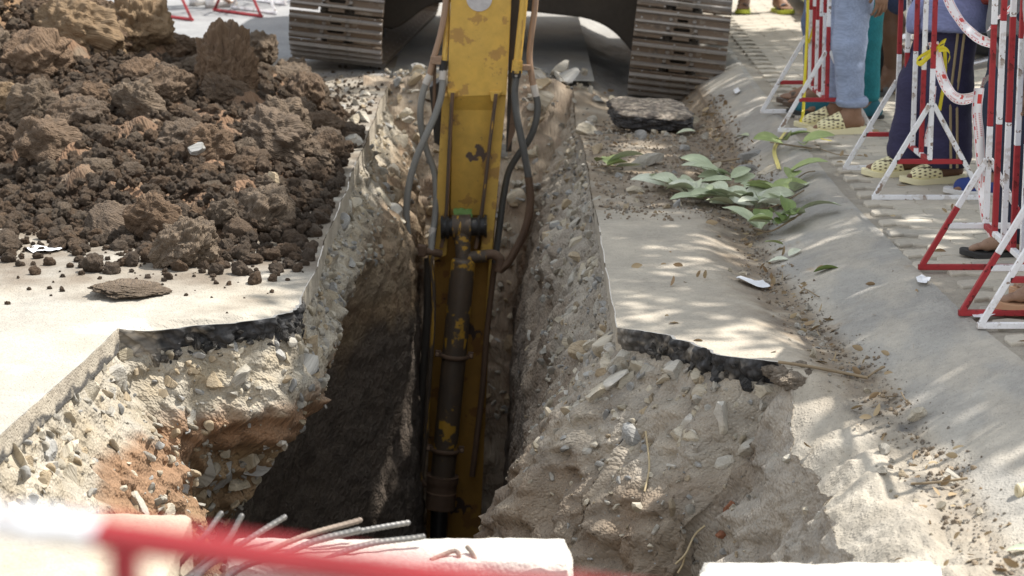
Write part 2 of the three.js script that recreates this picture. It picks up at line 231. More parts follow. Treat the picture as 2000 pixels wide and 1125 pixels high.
{ // all the ground around: asphalt to the horizon behind and to the left, packed earth to the right
  const s = new THREE.Shape([new THREE.Vector2(-400, 400), new THREE.Vector2(400, 400), new THREE.Vector2(400, -900), new THREE.Vector2(-400, -900)]);
  s.holes.push(new THREE.Path([new THREE.Vector2(-5.1, -5.2), new THREE.Vector2(1.5, -5.2), new THREE.Vector2(1.5, -22), new THREE.Vector2(-5.1, -22)]));
  const g = new THREE.ShapeGeometry(s); g.rotateX(Math.PI / 2); { const P = g.attributes.position; for (let i = 0; i < P.count; i++) P.setY(i, -0.005); }
  g.computeVertexNormals(); { const U = g.attributes.uv, P = g.attributes.position; for (let i = 0; i < P.count; i++) U.setXY(i, P.getX(i), P.getZ(i)); }
  struct(g, M.asphalt, 'ground');
}

// ---------------------------------------------------------------- sides of the trench
function resample(fx, D0, D1, near, far) { const pts = []; const fine = []; for (let D = D0; D <= D1; D += 0.002) fine.push([fx(D), D]); let acc = 0; pts.push(fine[0]); for (let i = 1; i < fine.length; i++) { acc += Math.hypot(fine[i][0] - fine[i - 1][0], fine[i][1] - fine[i - 1][1]); const D = fine[i][1], step = lerp(near, far, sstep(9, 14, D)); if (acc >= step) { pts.push(fine[i]); acc = 0; } } return pts; }
function inward(pts, side) { // smoothed inward normals
  const N = pts.map(() => [0, 0]), W = 14; for (let i = 0; i < pts.length; i++) { const a = pts[Math.max(0, i - W)], b = pts[Math.min(pts.length - 1, i + W)]; const tx = b[0] - a[0], tz = -(b[1] - a[1]), L = Math.hypot(tx, tz); N[i] = side < 0 ? [-tz / L, tx / L] : [tz / L, -tx / L]; } return N; }
const prof = (pts) => pl(pts);
const DEPTH = 3.1, depthAt = t => DEPTH * Math.pow(t, 1.35);
function bank(pts, side, offs, colour, topY, nv) {
  const N = inward(pts, side), nu = pts.length;
  const pos = (i, v, p, rough = 1) => {
    const [x, D] = pts[i], n = N[i], o = offs(D, v), y = topY(x, D) - v;
    const px = x + n[0] * o, pz = -D + n[1] * o;
    const big = 0.11 * fbm(px * 1.7, y * 1.9, pz * 1.7, 3) * sstep(0.0, 0.35, v);
    const w = worley(px * 9 + fbm(px * 5, y * 5, pz * 5, 2), y * 10, pz * 9), w2 = worley(px * 22, y * 24, pz * 22);
    const lump = 0.05 * (0.62 - w[0]) * (0.35 + w[2]) * sstep(0.0, 0.08, v), crumb = 0.018 * (0.6 - w2[0]) * sstep(0, 0.05, v);
    const cr = side > 0 ? 1 - sstep(8.5, 9.2, D) : (1 - sstep(8.9, 9.4, D)) * 0.6; const rid = (0.05 + 0.085 * cr) * ridge(px * 4.5, y * (4.5 - 1.2 * cr), pz * 4.5, 4) * sstep(0.05, 0.4, v) + cr * sstep(0.03, 0.15, v) * (0.085 * (0.55 - worley(px * 5 + 3, y * 6, pz * 5)[0]) * sstep(0.12, 0.4, v) + 0.03 * ridge(px * 13, y * 13, pz * 13, 3));
    const far = sstep(9.6, 10.8, D) * sstep(0.35, 0.75, v);
    const groove = far * (0.022 * noise3(D * 26 + y * 1.2, y * 0.7, side * 9) + 0.014 * noise3(D * 70 + y * 3, y * 1.1, side * 5) + 0.02 * ridge(px * 3, y * 1.5, pz * 9, 3));
    const d = big * (1 - 0.5 * far) + rough * (lump + crumb + rid) * (1 - 0.65 * far) + groove + 0.01 * fbm(px * 40, y * 40, pz * 40, 2);
    p.set(px + n[0] * d, y + 0.25 * lump, pz + n[1] * d); return w;
  };
  const arc = [0]; for (let i = 1; i < nu; i++) arc.push(arc[i - 1] + Math.hypot(pts[i][0] - pts[i - 1][0], pts[i][1] - pts[i - 1][1]));
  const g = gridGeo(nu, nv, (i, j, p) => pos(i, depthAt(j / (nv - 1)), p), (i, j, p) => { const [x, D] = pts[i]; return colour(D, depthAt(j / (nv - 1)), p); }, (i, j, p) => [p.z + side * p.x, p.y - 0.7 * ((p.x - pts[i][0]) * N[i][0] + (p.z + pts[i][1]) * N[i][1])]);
  return { g, pos, N };
}
const ptsL = resample(xl, 5.4, 15.6, 0.013, 0.026), ptsR = resample(xr, 5.4, 15.6, 0.013, 0.026);
const offFarL = prof([[0, 0.0], [0.10, 0.02], [0.28, 0.13], [0.5, 0.215], [0.9, 0.235], [3.2, 0.26]]), offMidL = prof([[0, 0], [0.1, 0.015], [0.2, 0.07], [0.3, 0.02], [0.42, -0.14], [0.6, -0.33], [0.9, -0.45], [3.2, -0.45]]);
const offNoseL = prof([[0, 0], [0.12, 0.03], [0.24, 0.05], [0.36, -0.05], [0.55, -0.24], [0.9, -0.5], [3.2, -0.6]]), offNearL = prof([[0, -0.01], [0.12, 0.03], [0.3, 0.12], [0.55, 0.24], [0.8, 0.34], [1.4, 0.5], [3.2, 0.6]]);
const offL = (D, v) => { const a = sstep(11.0, 12.4, D), b = sstep(8.85, 9.2, D), c = sstep(8.42, 8.7, D); return lerp(lerp(lerp(offNearL(v), offNoseL(v), c), offMidL(v), b), offFarL(v), a); };
const offFarR = prof([[0, 0.005], [0.12, 0.035], [0.3, 0.15], [0.6, 0.27], [1.0, 0.335], [3.2, 0.42]]), offCrossR = prof([[0, 0], [0.1, 0.05], [0.3, 0.17], [0.6, 0.34], [1.2, 0.56], [3.2, 0.8]]), offNearR = prof([[0, 0.0], [0.2, 0.04], [0.5, 0.08], [1.0, 0.15], [3.2, 0.3]]);
const offR = (D, v) => { const a = sstep(8.5, 9.4, D), b = sstep(7.75, 8.02, D); return lerp(lerp(offNearR(v), offCrossR(v), b), offFarR(v), a); };
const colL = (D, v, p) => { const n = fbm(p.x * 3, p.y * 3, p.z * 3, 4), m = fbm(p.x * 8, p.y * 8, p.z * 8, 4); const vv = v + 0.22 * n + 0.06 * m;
  let c = mixc([0.48, 0.41, 0.30], [0.55, 0.51, 0.43], clamp(0.5 + 1.6 * m)); c = mixc(c, [0.36, 0.22, 0.13], sstep(0.20, 0.30, vv)); c = mixc(c, mixc([0.42, 0.31, 0.18], [0.33, 0.215, 0.125], clamp(0.5 + 1.5 * m)), sstep(0.40, 0.52, vv)); c = mixc(c, mixc([0.19, 0.15, 0.118], [0.15, 0.12, 0.095], clamp(0.5 + 1.3 * m)), sstep(0.62, 0.85, vv));  // deepest layer: damp earth, its colour darkened to carry some of the pit shade
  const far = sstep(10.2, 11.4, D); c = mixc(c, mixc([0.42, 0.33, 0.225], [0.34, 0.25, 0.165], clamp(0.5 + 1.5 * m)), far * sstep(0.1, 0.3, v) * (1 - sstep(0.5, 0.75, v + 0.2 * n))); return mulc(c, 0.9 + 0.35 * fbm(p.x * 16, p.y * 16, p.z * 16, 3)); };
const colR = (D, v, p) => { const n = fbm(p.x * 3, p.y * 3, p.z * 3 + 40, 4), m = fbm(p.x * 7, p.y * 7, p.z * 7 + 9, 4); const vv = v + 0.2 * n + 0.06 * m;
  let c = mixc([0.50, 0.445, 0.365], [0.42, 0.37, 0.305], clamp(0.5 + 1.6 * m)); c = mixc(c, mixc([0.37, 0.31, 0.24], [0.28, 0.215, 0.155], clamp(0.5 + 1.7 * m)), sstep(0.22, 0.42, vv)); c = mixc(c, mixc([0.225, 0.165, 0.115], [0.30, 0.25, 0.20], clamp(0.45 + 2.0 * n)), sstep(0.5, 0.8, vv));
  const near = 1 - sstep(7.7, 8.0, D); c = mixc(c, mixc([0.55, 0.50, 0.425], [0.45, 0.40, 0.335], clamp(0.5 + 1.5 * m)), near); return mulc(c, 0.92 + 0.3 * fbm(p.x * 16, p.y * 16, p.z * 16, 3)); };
const TH = 0.085;
const slabR = D => sstep(7.9, 7.98, D) * (1 - sstep(10.9, 11.1, D));
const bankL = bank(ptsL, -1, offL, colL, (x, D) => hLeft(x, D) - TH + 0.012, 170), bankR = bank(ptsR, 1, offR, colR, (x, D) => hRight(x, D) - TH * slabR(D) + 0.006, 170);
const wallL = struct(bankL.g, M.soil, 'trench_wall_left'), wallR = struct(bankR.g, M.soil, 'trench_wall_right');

// broken and sawn edges of the asphalt
function edge(pts, side, th, torn, hY, D0, D1) {
  const P = pts.filter(p => p[1] >= D0 && p[1] <= D1), N = inward(P, side), nv = 12;
  return gridGeo(P.length, nv, (i, j, p) => { const [x, D] = P[i], n = N[i], t = j / (nv - 1), T = torn(D), y = hY(x, D) + 0.002 - th * t * (1 + T * (0.6 + 0.9 * fbm(D * 9, x * 9, 4, 2)));
    const w = worley(x * 34, y * 34, D * 34), d = 0.004 + T * ((0.034 * (0.55 - w[0]) + 0.06 * fbm(x * 11, y * 10, D * 11, 4)) * sstep(0, 0.12, t) + 0.012 - 0.03 * t) + 0.003 * fbm(x * 30, y * 30, D * 30, 2);
    p.set(x + n[0] * d, y, -D + n[1] * d); },
  (i, j, p) => { const [x, D] = P[i], T = torn(D), m = fbm(p.x * 9, p.y * 12, p.z * 9, 4); const sawn = mixc([0.64, 0.575, 0.475], [0.50, 0.44, 0.36], clamp(0.5 + 1.8 * m)); const black = mixc([0.075, 0.075, 0.08], [0.12, 0.115, 0.11], clamp(0.5 + 1.5 * m)); const dusty = sstep(0.16, 0.3, m) * 0.5; let k = T; if (side < 0 && D < 8.6) k *= sstep(-1.30, -1.26, x + 0.03 * m); if (side < 0 && D < 8.49) k = 0.95 * sstep(0.55, 0.75, j / (nv - 1) + 0.8 * m); return mixc(mixc(sawn, black, k), [0.7, 0.62, 0.5], dusty * k); }, (i, j, p) => [p.x + p.z, p.y]);
}
part(roadLeft, edge(ptsL, -1, TH, tornL, hLeft, 8.485, 9.05), M.tar, 'asphalt_edge', 'broken black asphalt edge');
part(roadLeft, edge(ptsL, -1, TH, D => 0, hLeft, 5.4, 8.5), M.dust, 'sawn_edge', 'pale dusty saw-cut edge of the road');
part(roadLeft, edge(ptsL, -1, TH, D => 0, hLeft, 9.04, 15.6), M.dust, 'sawn_edge', 'pale dusty saw-cut edge of the road');
part(roadRight, edge(ptsR, 1, TH, tornR, hRight, 7.97, 8.5), M.tar, 'asphalt_edge', 'torn black asphalt end above the crushed stone');
part(roadRight, edge(ptsR, 1, TH, D => 0, hRight, 8.49, 11.3), M.dust, 'sawn_edge', 'pale dusty saw-cut edge of the asphalt strip');

{ // far end of the trench, a slope of rubble, and the floor
  const nx = 130, nv = 200, g = gridGeo(nx, nv, (i, j, p) => { const t = j / (nv - 1), x = lerp(-0.95, 0.5, i / (nx - 1)), D = 15.9 - 2.9 * Math.pow(t, 0.85), y0 = 0.015 - 3.2 * Math.pow(clamp((t - 0.16) / 0.84), 1.25); const w = worley(x * 8, D * 8, y0 * 8); const d = 0.07 * (0.6 - w[0]) + 0.05 * ridge(x * 3, y0 * 3, D * 3, 4); const k = sstep(0.0, 0.2, t); const tilt = sstep(0.1, 0.5, x) * (hRight(Math.max(x, 0.5), D) - 0.03) * (1 - sstep(0.2, 0.5, t)); p.set(x, y0 + tilt - 0.02 * (1 - k) + d * 0.8 * k + 0.03 * fbm(x * 5, D * 5, 3, 3) * k, -D + d * 0.5 * k); },
    (i, j, p) => mulc(mixc([0.44, 0.37, 0.285], [0.31, 0.235, 0.17], clamp(0.5 + 1.6 * fbm(p.x * 5, p.y * 5, p.z * 5, 4))), 0.95), (i, j, p) => [p.x, p.y + p.z]);
  var endSlope = struct(g, M.soil, 'trench_end_slope');
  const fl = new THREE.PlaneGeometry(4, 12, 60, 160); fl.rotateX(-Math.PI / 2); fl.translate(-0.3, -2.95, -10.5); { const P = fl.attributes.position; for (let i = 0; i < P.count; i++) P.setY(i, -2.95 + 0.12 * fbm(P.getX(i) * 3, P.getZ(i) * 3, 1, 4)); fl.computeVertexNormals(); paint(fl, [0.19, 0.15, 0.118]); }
  struct(fl, M.soil, 'trench_floor');
}
{ // road surface between the machine's tracks, beyond the end of the trench
  const nx = 60, nz = 120, g = gridGeo(nx, nz, (i, j, p) => { const D = lerp(15.5, 22.1, j / (nz - 1)), x = lerp(-0.9, 0.5, i / (nx - 1)); p.set(x, -0.006 + 0.004 * fbm(x * 3, D * 3, 4, 3), -D); }, (i, j, p) => mixc([0.42, 0.42, 0.42], [0.50, 0.47, 0.42], clamp(0.5 + 1.5 * fbm(p.x * 2, p.z * 2, 4, 4))));
  struct(g, M.dust, 'road_beyond_trench');
}
// ---------------------------------------------------------------- stones
function stoneGeo(seed, flat = 0.7, det = 6) { // a ball cut by planes: facets with worn edges
  const r = rng(seed), g0 = new THREE.IcosahedronGeometry(0.55, det); g0.deleteAttribute('uv'); g0.deleteAttribute('normal'); const g = mergeVertices(g0, 1e-4), P = g.attributes.position, cuts = [...Array(11)].map(() => { const th = r() * 6.283, z = r() * 2 - 1, q = Math.sqrt(1 - z * z); return [V(q * Math.cos(th), z, q * Math.sin(th)), 0.20 + 0.17 * r()]; }), p = V(); const U = new Float32Array(P.count * 2);
  for (let i = 0; i < P.count; i++) { p.fromBufferAttribute(P, i); for (const [n, d] of cuts) { const e = p.dot(n) - d; if (e > 0) p.addScaledVector(n, -e); } const k = 1.18 + 0.05 * fbm(p.x * 5 + seed, p.y * 5, p.z * 5, 3); U[i * 2] = (p.x + 0.5 * p.z) * 0.5; U[i * 2 + 1] = (p.y + 0.5 * p.z) * 0.5; P.setXYZ(i, p.x * k, p.y * k * flat, p.z * k * 0.85); }
  g.setAttribute('uv', new THREE.BufferAttribute(U, 2)); const q = g.toNonIndexed(); q.computeVertexNormals(); return q; }
const stoneGeos = [...Array(14)].map((_, i) => stoneGeo(100 + i, 0.55 + 0.03 * i));
function stoneMesh(r) { return new THREE.Mesh(stoneGeos[Math.floor(r() * 14)], stoneMats[Math.floor(r() * 6)]); }
function studs(wall, b, pts, seed, n, D0, D1, v0, v1, s0, s1, pow = 2) { // stones that stick out of a side of the trench
  const r = rng(seed), p = V(), list = pts.map((q, i) => i).filter(i => pts[i][1] > D0 && pts[i][1] < D1);
  for (let k = 0; k < n; k++) { const i = list[Math.floor(r() * list.length)], v = lerp(v0, v1, r()), s = lerp(s0, s1, Math.pow(r(), pow)); b.pos(i, v, p, 0.5); const m = stoneMesh(r); m.scale.set(s * (0.8 + 0.5 * r()), s * (0.7 + 0.5 * r()), s * (0.8 + 0.5 * r())); m.rotation.set(r() * 6, r() * 6, r() * 6); m.position.set(p.x - b.N[i][0] * s * 0.10, p.y, p.z - b.N[i][1] * s * 0.10); part(wall, m, null, 'stone'); }
}
studs(wallL, bankL, ptsL, 11, 110, 6.6, 9.3, 0.02, 0.26, 0.03, 0.12, 1.6);
studs(wallL, bankL, ptsL, 12, 24, 7.4, 8.9, 0.42, 0.66, 0.09, 0.17, 1.2);
studs(wallL, bankL, ptsL, 13, 110, 9.2, 14.8, 0.02, 0.36, 0.03, 0.12, 1.9);
studs(wallL, bankL, ptsL, 14, 36, 7, 14, 0.3, 0.6, 0.03, 0.09);
studs(wallR, bankR, ptsR, 15, 95, 7.97, 8.9, 0.03, 0.30, 0.035, 0.125, 1.6);
studs(wallR, bankR, ptsR, 16, 95, 8.8, 14.8, 0.04, 0.34, 0.03, 0.115, 1.7);
studs(wallR, bankR, ptsR, 17, 45, 7.9, 11.5, 0.35, 0.9, 0.025, 0.09);
studs(wallR, bankR, ptsR, 18, 40, 6.2, 7.9, 0.02, 0.5, 0.02, 0.06);
const chipGeo = [stoneGeo(301, 0.6, 2), stoneGeo(302, 0.7, 2)], chipMat = std({ color: rgb(1, 1, 1), map: rockMap, roughness: 0.9 });
function chips(wall, b, pts, seed, n, D0, D1, v0, v1, s0, s1) { const r = rng(seed), p = V(), q = new THREE.Object3D(), c = new THREE.Color(), list = pts.map((_, i) => i).filter(i => pts[i][1] > D0 && pts[i][1] < D1); for (let h = 0; h < 2; h++) { const im = new THREE.InstancedMesh(chipGeo[h], chipMat, n); for (let k = 0; k < n; k++) { const i = list[Math.floor(r() * list.length)], v = lerp(v0, v1, Math.pow(r(), 1.3)), s = lerp(s0, s1, Math.pow(r(), 2.2)); b.pos(i, v, p); q.position.set(p.x + b.N[i][0] * s * 0.1, p.y, p.z + b.N[i][1] * s * 0.1); q.rotation.set(r() * 6, r() * 6, r() * 6); q.scale.setScalar(s); q.updateMatrix(); im.setMatrixAt(k, q.matrix); c.setRGB(...mulc(stoneTints[Math.floor(r() * 6)], 0.55 + 0.45 * r())); im.setColorAt(k, c); } im.userData.kind = 'stuff'; part(wall, im, null, 'small_stones'); } }
chips(wallL, bankL, ptsL, 71, 480, 6.5, 14.9, 0.01, 0.42, 0.01, 0.05); chips(wallL, bankL, ptsL, 72, 260, 7, 9, 0.4, 0.9, 0.01, 0.05); chips(wallR, bankR, ptsR, 73, 430, 8.0, 14.9, 0.02, 0.45, 0.01, 0.05); chips(wallR, bankR, ptsR, 74, 300, 5.9, 10, 0.3, 1.1, 0.008, 0.035);

// lumps of asphalt that stand out of the torn edges
{ const tarLump = [0, 1, 2].map(i => std({ color: rgb(0.08 + 0.09 * i, 0.078 + 0.08 * i, 0.076 + 0.068 * i), map: rep(tarMap, 0.25), bumpMap: tarBump, bumpScale: 0.012, roughness: 0.85 })), r = rng(99);
  const lumps = (road, pts, D0, D1, side, hY, n, keep) => { const L = pts.filter(p => p[1] > D0 && p[1] < D1 && (!keep || keep(p))); for (let k = 0; k < n; k++) { const [x, D] = L[Math.floor(r() * L.length)], s = lerp(0.02, 0.06, Math.pow(r(), 1.6)), v = lerp(0.03, 0.13, r()); const m = new THREE.Mesh(stoneGeos[Math.floor(r() * 14)], tarLump[Math.floor(r() * 3)]); m.scale.set(s * 1.2, s, s); m.rotation.set(r() * 6, r() * 6, r() * 6); m.position.set(x + side * (0.012 - 0.1 * v) * 0.3, hY(x, D) - v, -D + 0.012 - 0.12 * v); part(road, m, null, 'asphalt_lump'); } };
  lumps(roadLeft, ptsL, 8.55, 9.0, 1, hLeft, 46, p => p[0] > -1.28); lumps(roadRight, ptsR, 7.99, 8.46, -1, hRight, 42); }
// ---------------------------------------------------------------- spoil heap
const heapPoly = [[-5.2, 11.9], [-2.75, 11.9], [-2.40, 11.1], [-2.15, 10.5], [-1.65, 10.12], [-1.3, 9.95], [-1.0, 9.95], [-0.82, 10.2], [-0.80, 11.5], [-0.82, 12.6], [-1.02, 14.2], [-1.25, 15.1], [-2, 15.7], [-3, 16.4], [-5.2, 16.6]];
function polyDist(x, y, P) { let d = 1e9, s = -1; for (let i = 0, j = P.length - 1; i < P.length; j = i++) { const [ax, ay] = P[i], [bx, by] = P[j], ex = bx - ax, ey = by - ay, wx = x - ax, wy = y - ay, t = clamp((wx * ex + wy * ey) / (ex * ex + ey * ey)); d = Math.min(d, Math.hypot(wx - ex * t, wy - ey * t)); if ((ay > y) !== (by > y) && x < ex * (y - ay) / ey + ax) s = -s; } return d * s; }
function heapH(x, D) { const q = polyDist(x, D, heapPoly) + 0.12 * fbm(x * 3, D * 3, 4, 3); const m = sstep(-0.05, 0.55, q); const body = 0.09 + 0.72 * Math.exp(-Math.pow((x + 3.25) / 0.85, 2) - Math.pow((D - 14.2) / 1.25, 2)) + 0.17 * Math.exp(-Math.pow((x + 2.0) / 0.7, 2) - Math.pow((D - 12.9) / 1.3, 2)) + 0.07 * Math.exp(-Math.pow((x + 1.3) / 0.5, 2) - Math.pow((D - 13.6) / 1.2, 2)); return m * body - 0.03 * (1 - m); }
const clodTints = [[0.18, 0.125, 0.083], [0.20, 0.133, 0.084], [0.165, 0.122, 0.087], [0.195, 0.147, 0.104]];
const clodMats = clodTints.map(c => std({ color: rgb(...c), map: soilMap, bumpMap: soilBump, bumpScale: 0.03, roughness: 1 }));
const ochre = std({ color: rgb(0.245, 0.17, 0.10), map: soilMap, bumpMap: soilBump, bumpScale: 0.02, roughness: 1 });
const heapSoil = std({ vertexColors: true, map: soilMap, bumpMap: soilBump, bumpScale: 0.03, roughness: 1 });
{
  const nx = 330, nz = 300, g = gridGeo(nx, nz, (i, j, p) => { const x = lerp(-5.2, -0.82, i / (nx - 1)), D = 10.0 * Math.pow(1.66, j / (nz - 1)); let y = heapH(x, D); const k = sstep(-0.02, 0.08, y); const a = worley(x * 3.2, D * 3.2, 1.5), b = worley(x * 8, D * 8, 2.5), c = worley(x * 20, D * 20, 3.5); y += k * (0.16 * (0.6 - a[0]) * (0.3 + a[2]) + 0.075 * (0.6 - b[0]) * (0.3 + b[2]) + 0.028 * (0.6 - c[0]) + 0.05 * ridge(x * 2.6, D * 2.6, 7, 4)); p.set(x + 0.05 * fbm(x * 6, D * 6, 1, 2), y - 0.02, -D); },
    (i, j, p) => { const n = fbm(p.x * 2, p.y * 4, p.z * 2, 4), m = fbm(p.x * 7, p.y * 7, p.z * 7, 4); let c = mixc([0.17, 0.108, 0.068], [0.235, 0.14, 0.083], clamp(0.5 + 1.6 * n)); c = mixc(c, [0.20, 0.16, 0.115], clamp(2 * m)); c = mixc(c, [0.36, 0.225, 0.11], sstep(-2.6, -3.4, p.x + 0.7 * n) * sstep(0.3, 0.6, p.y) * 0.7); return mulc(c, 1.15); }, (i, j, p) => [p.x + p.y * 0.5, p.z + p.y * 0.5]);
  var heap = thing(g, heapSoil, 'spoil_heap', 'long heap of brown excavated earth on the road left of the trench', 'earth heap');
}
function clodGeo(seed, det, rough = 1, stretch = [1, 1, 1]) { const g0 = new THREE.IcosahedronGeometry(1, det); g0.deleteAttribute('uv'); g0.deleteAttribute('normal'); const g = mergeVertices(g0, 1e-4), P = g.attributes.position, o = seed * 13.7, U = new Float32Array(P.count * 2); for (let i = 0; i < P.count; i++) { const x = P.getX(i), y = P.getY(i), z = P.getZ(i); const w = worley(x * 1.5 + o, y * 1.5, z * 1.5), w2 = worley(x * 4 + o, y * 4, z * 4); let d = 0.78 + rough * (0.36 * fbm(x * 1.2 + o, y * 1.2, z * 1.2, 3) + 0.26 * (0.55 - w[0]) + 0.17 * (0.5 - w2[0]) * (0.4 + w2[2]) + 0.10 * ridge(x * 2.4 + o, y * 2.4, z * 2.4, 3)); if (det > 7) { const w3 = worley(x * 9 + o, y * 9, z * 9); d += 0.085 * (0.5 - w3[0]) * (0.3 + w3[2]) + 0.04 * fbm(x * 14 + o, y * 14, z * 14, 3); } if (det > 15) { const w4 = worley(x * 18 + o, y * 18, z * 18); d += 0.04 * (0.5 - w4[0]) * (0.3 + w4[2]); } 
    P.setXYZ(i, x * d * stretch[0], y * d * stretch[1], z * d * stretch[2]); U[i * 2] = (x + z * 0.6) * 0.35; U[i * 2 + 1] = (y + z * 0.4) * 0.35; } g.setAttribute('uv', new THREE.BufferAttribute(U, 2)); g.computeVertexNormals(); return g; }
const clodBig = [...Array(7)].map((_, i) => clodGeo(i + 1, 17)), clodMid = [...Array(8)].map((_, i) => clodGeo(i + 21, 8)), clodSmall = [...Array(6)].map((_, i) => clodGeo(i + 41, 4, 1.7, [1, 0.75 + 0.05 * i, 0.85]));
const CG = 'earth clods of the spoil heap';
function clodAt(p, s, seed, mat, label, geo, sink = 0.3) { const r = rng(seed), m = new THREE.Mesh(geo || clodBig[seed % 7], mat || clodMats[seed % 4]); m.scale.set(...s); m.rotation.set(r() * 0.5, r() * 6.28, r() * 0.5); m.position.copy(p); m.position.y += s[1] * (1 - sink) * 0.8; return thing(m, null, 'dirt_clod', label, 'earth clod', label.startsWith('lump') ? CG : undefined); }
// the ones that stand out
const tallGeo = clodGeo(77, 30, 1.15);
{ const p = G(440, 238, 0.12); const m = clodAt(p, [0.19, 0.33, 0.17], 5, clodMats[1], 'tall upright pillar-like clod of brown earth rising above the heap', tallGeo, 0.15); m.rotation.set(0.05, 0.8, 0.06); }
{ const p = G(430, 215, 0.1); const m = clodAt(p, [0.25, 0.2, 0.22], 9, clodMats[0], 'broad brown clod at the foot of the tall upright clod', clodGeo(78, 22), 0.3); }
clodAt(G(362, 516, 0), [0.15, 0.115, 0.13], 3, clodMats[3], 'largest rounded clod lying alone on the road before the heap', clodGeo(79, 26, 1.15), 0.2);
clodAt(G(225, 462, 0), [0.19, 0.06, 0.13], 4, clodMats[2], 'flat elongated dark clod on the road before the heap', clodGeo(80, 18, 0.8), 0.2);
clodAt(G(255, 573, 0), [0.19, 0.03, 0.16], 8, clodMats[3], 'thin crusted cake of dried mud, nearest the torn asphalt', clodGeo(81, 18, 0.7), 0.3);
clodAt(G(182, 530, 0), [0.052, 0.045, 0.05], 12, clodMats[2], 'small dark clod on the road left of the largest rounded clod', clodMid[2], 0.1);
clodAt(G(8, 496, 0), [0.07, 0.06, 0.07], 13, clodMats[2], 'dark clod on the road cut off by the left picture edge', clodMid[3], 0.1);
clodAt(G(470, 472, 0), [0.085, 0.06, 0.075], 14, clodMats[0], 'dark clod on the road right of the largest rounded clod', clodMid[4], 0.15);
clodAt(PD(150, 95, 13.6), [0.34, 0.27, 0.25], 15, ochre, 'huge ochre clod with a broken face high in the heap', clodGeo(82, 22, 1.0), 0.75);
clodAt(PD(265, 80, 13.9), [0.26, 0.25, 0.22], 16, ochre, 'ochre clod beside the road on the heap crest', clodGeo(83, 22, 1.1), 0.75);
clodAt(PD(70, 130, 13.0), [0.22, 0.15, 0.2], 17, clodMats[1], 'red-brown clod below the huge ochre clod', clodGeo(84, 18), 0.6);
clodAt(PD(25, 215, 12.4), [0.12, 0.10, 0.12], 18, ochre, 'orange-brown clod at the left picture edge', clodBig[2], 0.4);
clodAt(PD(70, 290, 12.2), [0.17, 0.12, 0.14], 19, clodMats[1], 'smooth red-brown boulder-like clod at the heap foot', clodGeo(85, 18, 0.6), 0.4);
clodAt(PD(545, 305, 11.6), [0.22, 0.14, 0.17], 20, clodMats[2], 'dark jagged clod of the heap nearest the trench edge', clodGeo(86, 22, 1.2), 0.35);
clodAt(PD(575, 175, 14.3), [0.20, 0.09, 0.14], 21, clodMats[3], 'grey-brown slab-like clod in front of the left crawler track', clodGeo(87, 18, 0.9), 0.3);
clodAt(PD(505, 120, 14.6), [0.15, 0.13, 0.13], 22, clodMats[3], 'pale brown clod on the heap edge right of the tall clod', clodBig[5], 0.4);
{ // the rest of the clods that can be told apart
  const r = rng(501); let n = 0, tries = 0; while (n < 285 && tries++ < 9000) { const x = lerp(-4.2, -0.85, r()), D = lerp(10.0, 16.0, r()), q = polyDist(x, D, heapPoly); if (q < -0.25 * r() * r() || (q < 0 && D > 12 && x > -2.6 && r() < 0.7)) continue; const py = x / D; if (py < -0.225) continue; const big = Math.pow(r(), 3.2), s = lerp(0.03, 0.15, big) * (q < 0.05 ? 0.55 : 1); const y = q > 0 ? heapH(x, D) + 0.03 : 0; const m = new THREE.Mesh(s > 0.075 ? clodBig[Math.floor(r() * 7)] : clodMid[Math.floor(r() * 8)], x < -2.7 && r() < 0.35 ? ochre : clodMats[Math.floor(r() * 4)]); m.scale.set(s * (0.8 + 0.6 * r()), s * (0.7 + 0.4 * r()), s * (0.8 + 0.5 * r())); m.rotation.set(r() * 0.7, r() * 6.28, r() * 0.7); m.position.set(x, y + m.scale.y * (0.25 + 0.35 * r()), -D); thing(m, null, 'dirt_clod', 'lump of crumbly brown earth among many in the spoil heap', 'earth clod', CG); n++; }
}
function scatter(name, geo, mat, n, seed, place, tint) { const im = new THREE.InstancedMesh(geo, mat, n), q = new THREE.Object3D(), r = rng(seed), c = new THREE.Color(); let k = 0, tries = 0; while (k < n && tries++ < n * 40) { const a = place(r); if (!a) continue; q.position.copy(a.p); q.scale.setScalar(a.s); if (a.sq) q.scale.y *= a.sq; q.rotation.set(r() * 6.28, r() * 6.28, r() * 6.28); q.updateMatrix(); im.setMatrixAt(k, q.matrix); if (tint) { const t = tint(r); c.setRGB(...t); im.setColorAt(k, c); } k++; } im.count = k; im.instanceMatrix.needsUpdate = true; im.name = numbered(name); im.userData.kind = 'stuff'; scene.add(im); return shade(im); }
for (let v = 0; v < 3; v++) scatter('earth_crumbs', clodSmall[v], clodMats[v], 2600, 600 + v, r => { const x = lerp(-4.3, -0.83, r()), D = lerp(8.7, 16.2, r()), q = polyDist(x, D, heapPoly); if (x / D < -0.225 || q < -1.4) return null; if (q < 0 && r() > Math.exp(q * 3.2)) return null; if (x > xl(D) - 0.02) return null; const s = q < 0.02 ? lerp(0.004, 0.016, Math.pow(r(), 2.5)) : lerp(0.008, 0.034, Math.pow(r(), 2)); return { p: V(x, (q > 0 ? heapH(x, D) + 0.02 + 0.05 * r() : 0) + s * 0.4, -D), s }; });
for (let v = 0; v < 3; v++) scatter('earth_crumbs', clodMid[v + 4], clodMats[v], 160, 660 + v, r => { const x = lerp(-3, -0.83, r()), D = lerp(8.9, 11.6, r()), q = polyDist(x, D, heapPoly); if (x / D < -0.225 || q > 0.05 || q < -0.8 || r() > Math.exp(q * 4) || x > xl(D) - 0.03) return null; const s = lerp(0.012, 0.05, Math.pow(r(), 2.2)); return { p: V(x, s * 0.35, -D), s, sq: 0.7 }; });
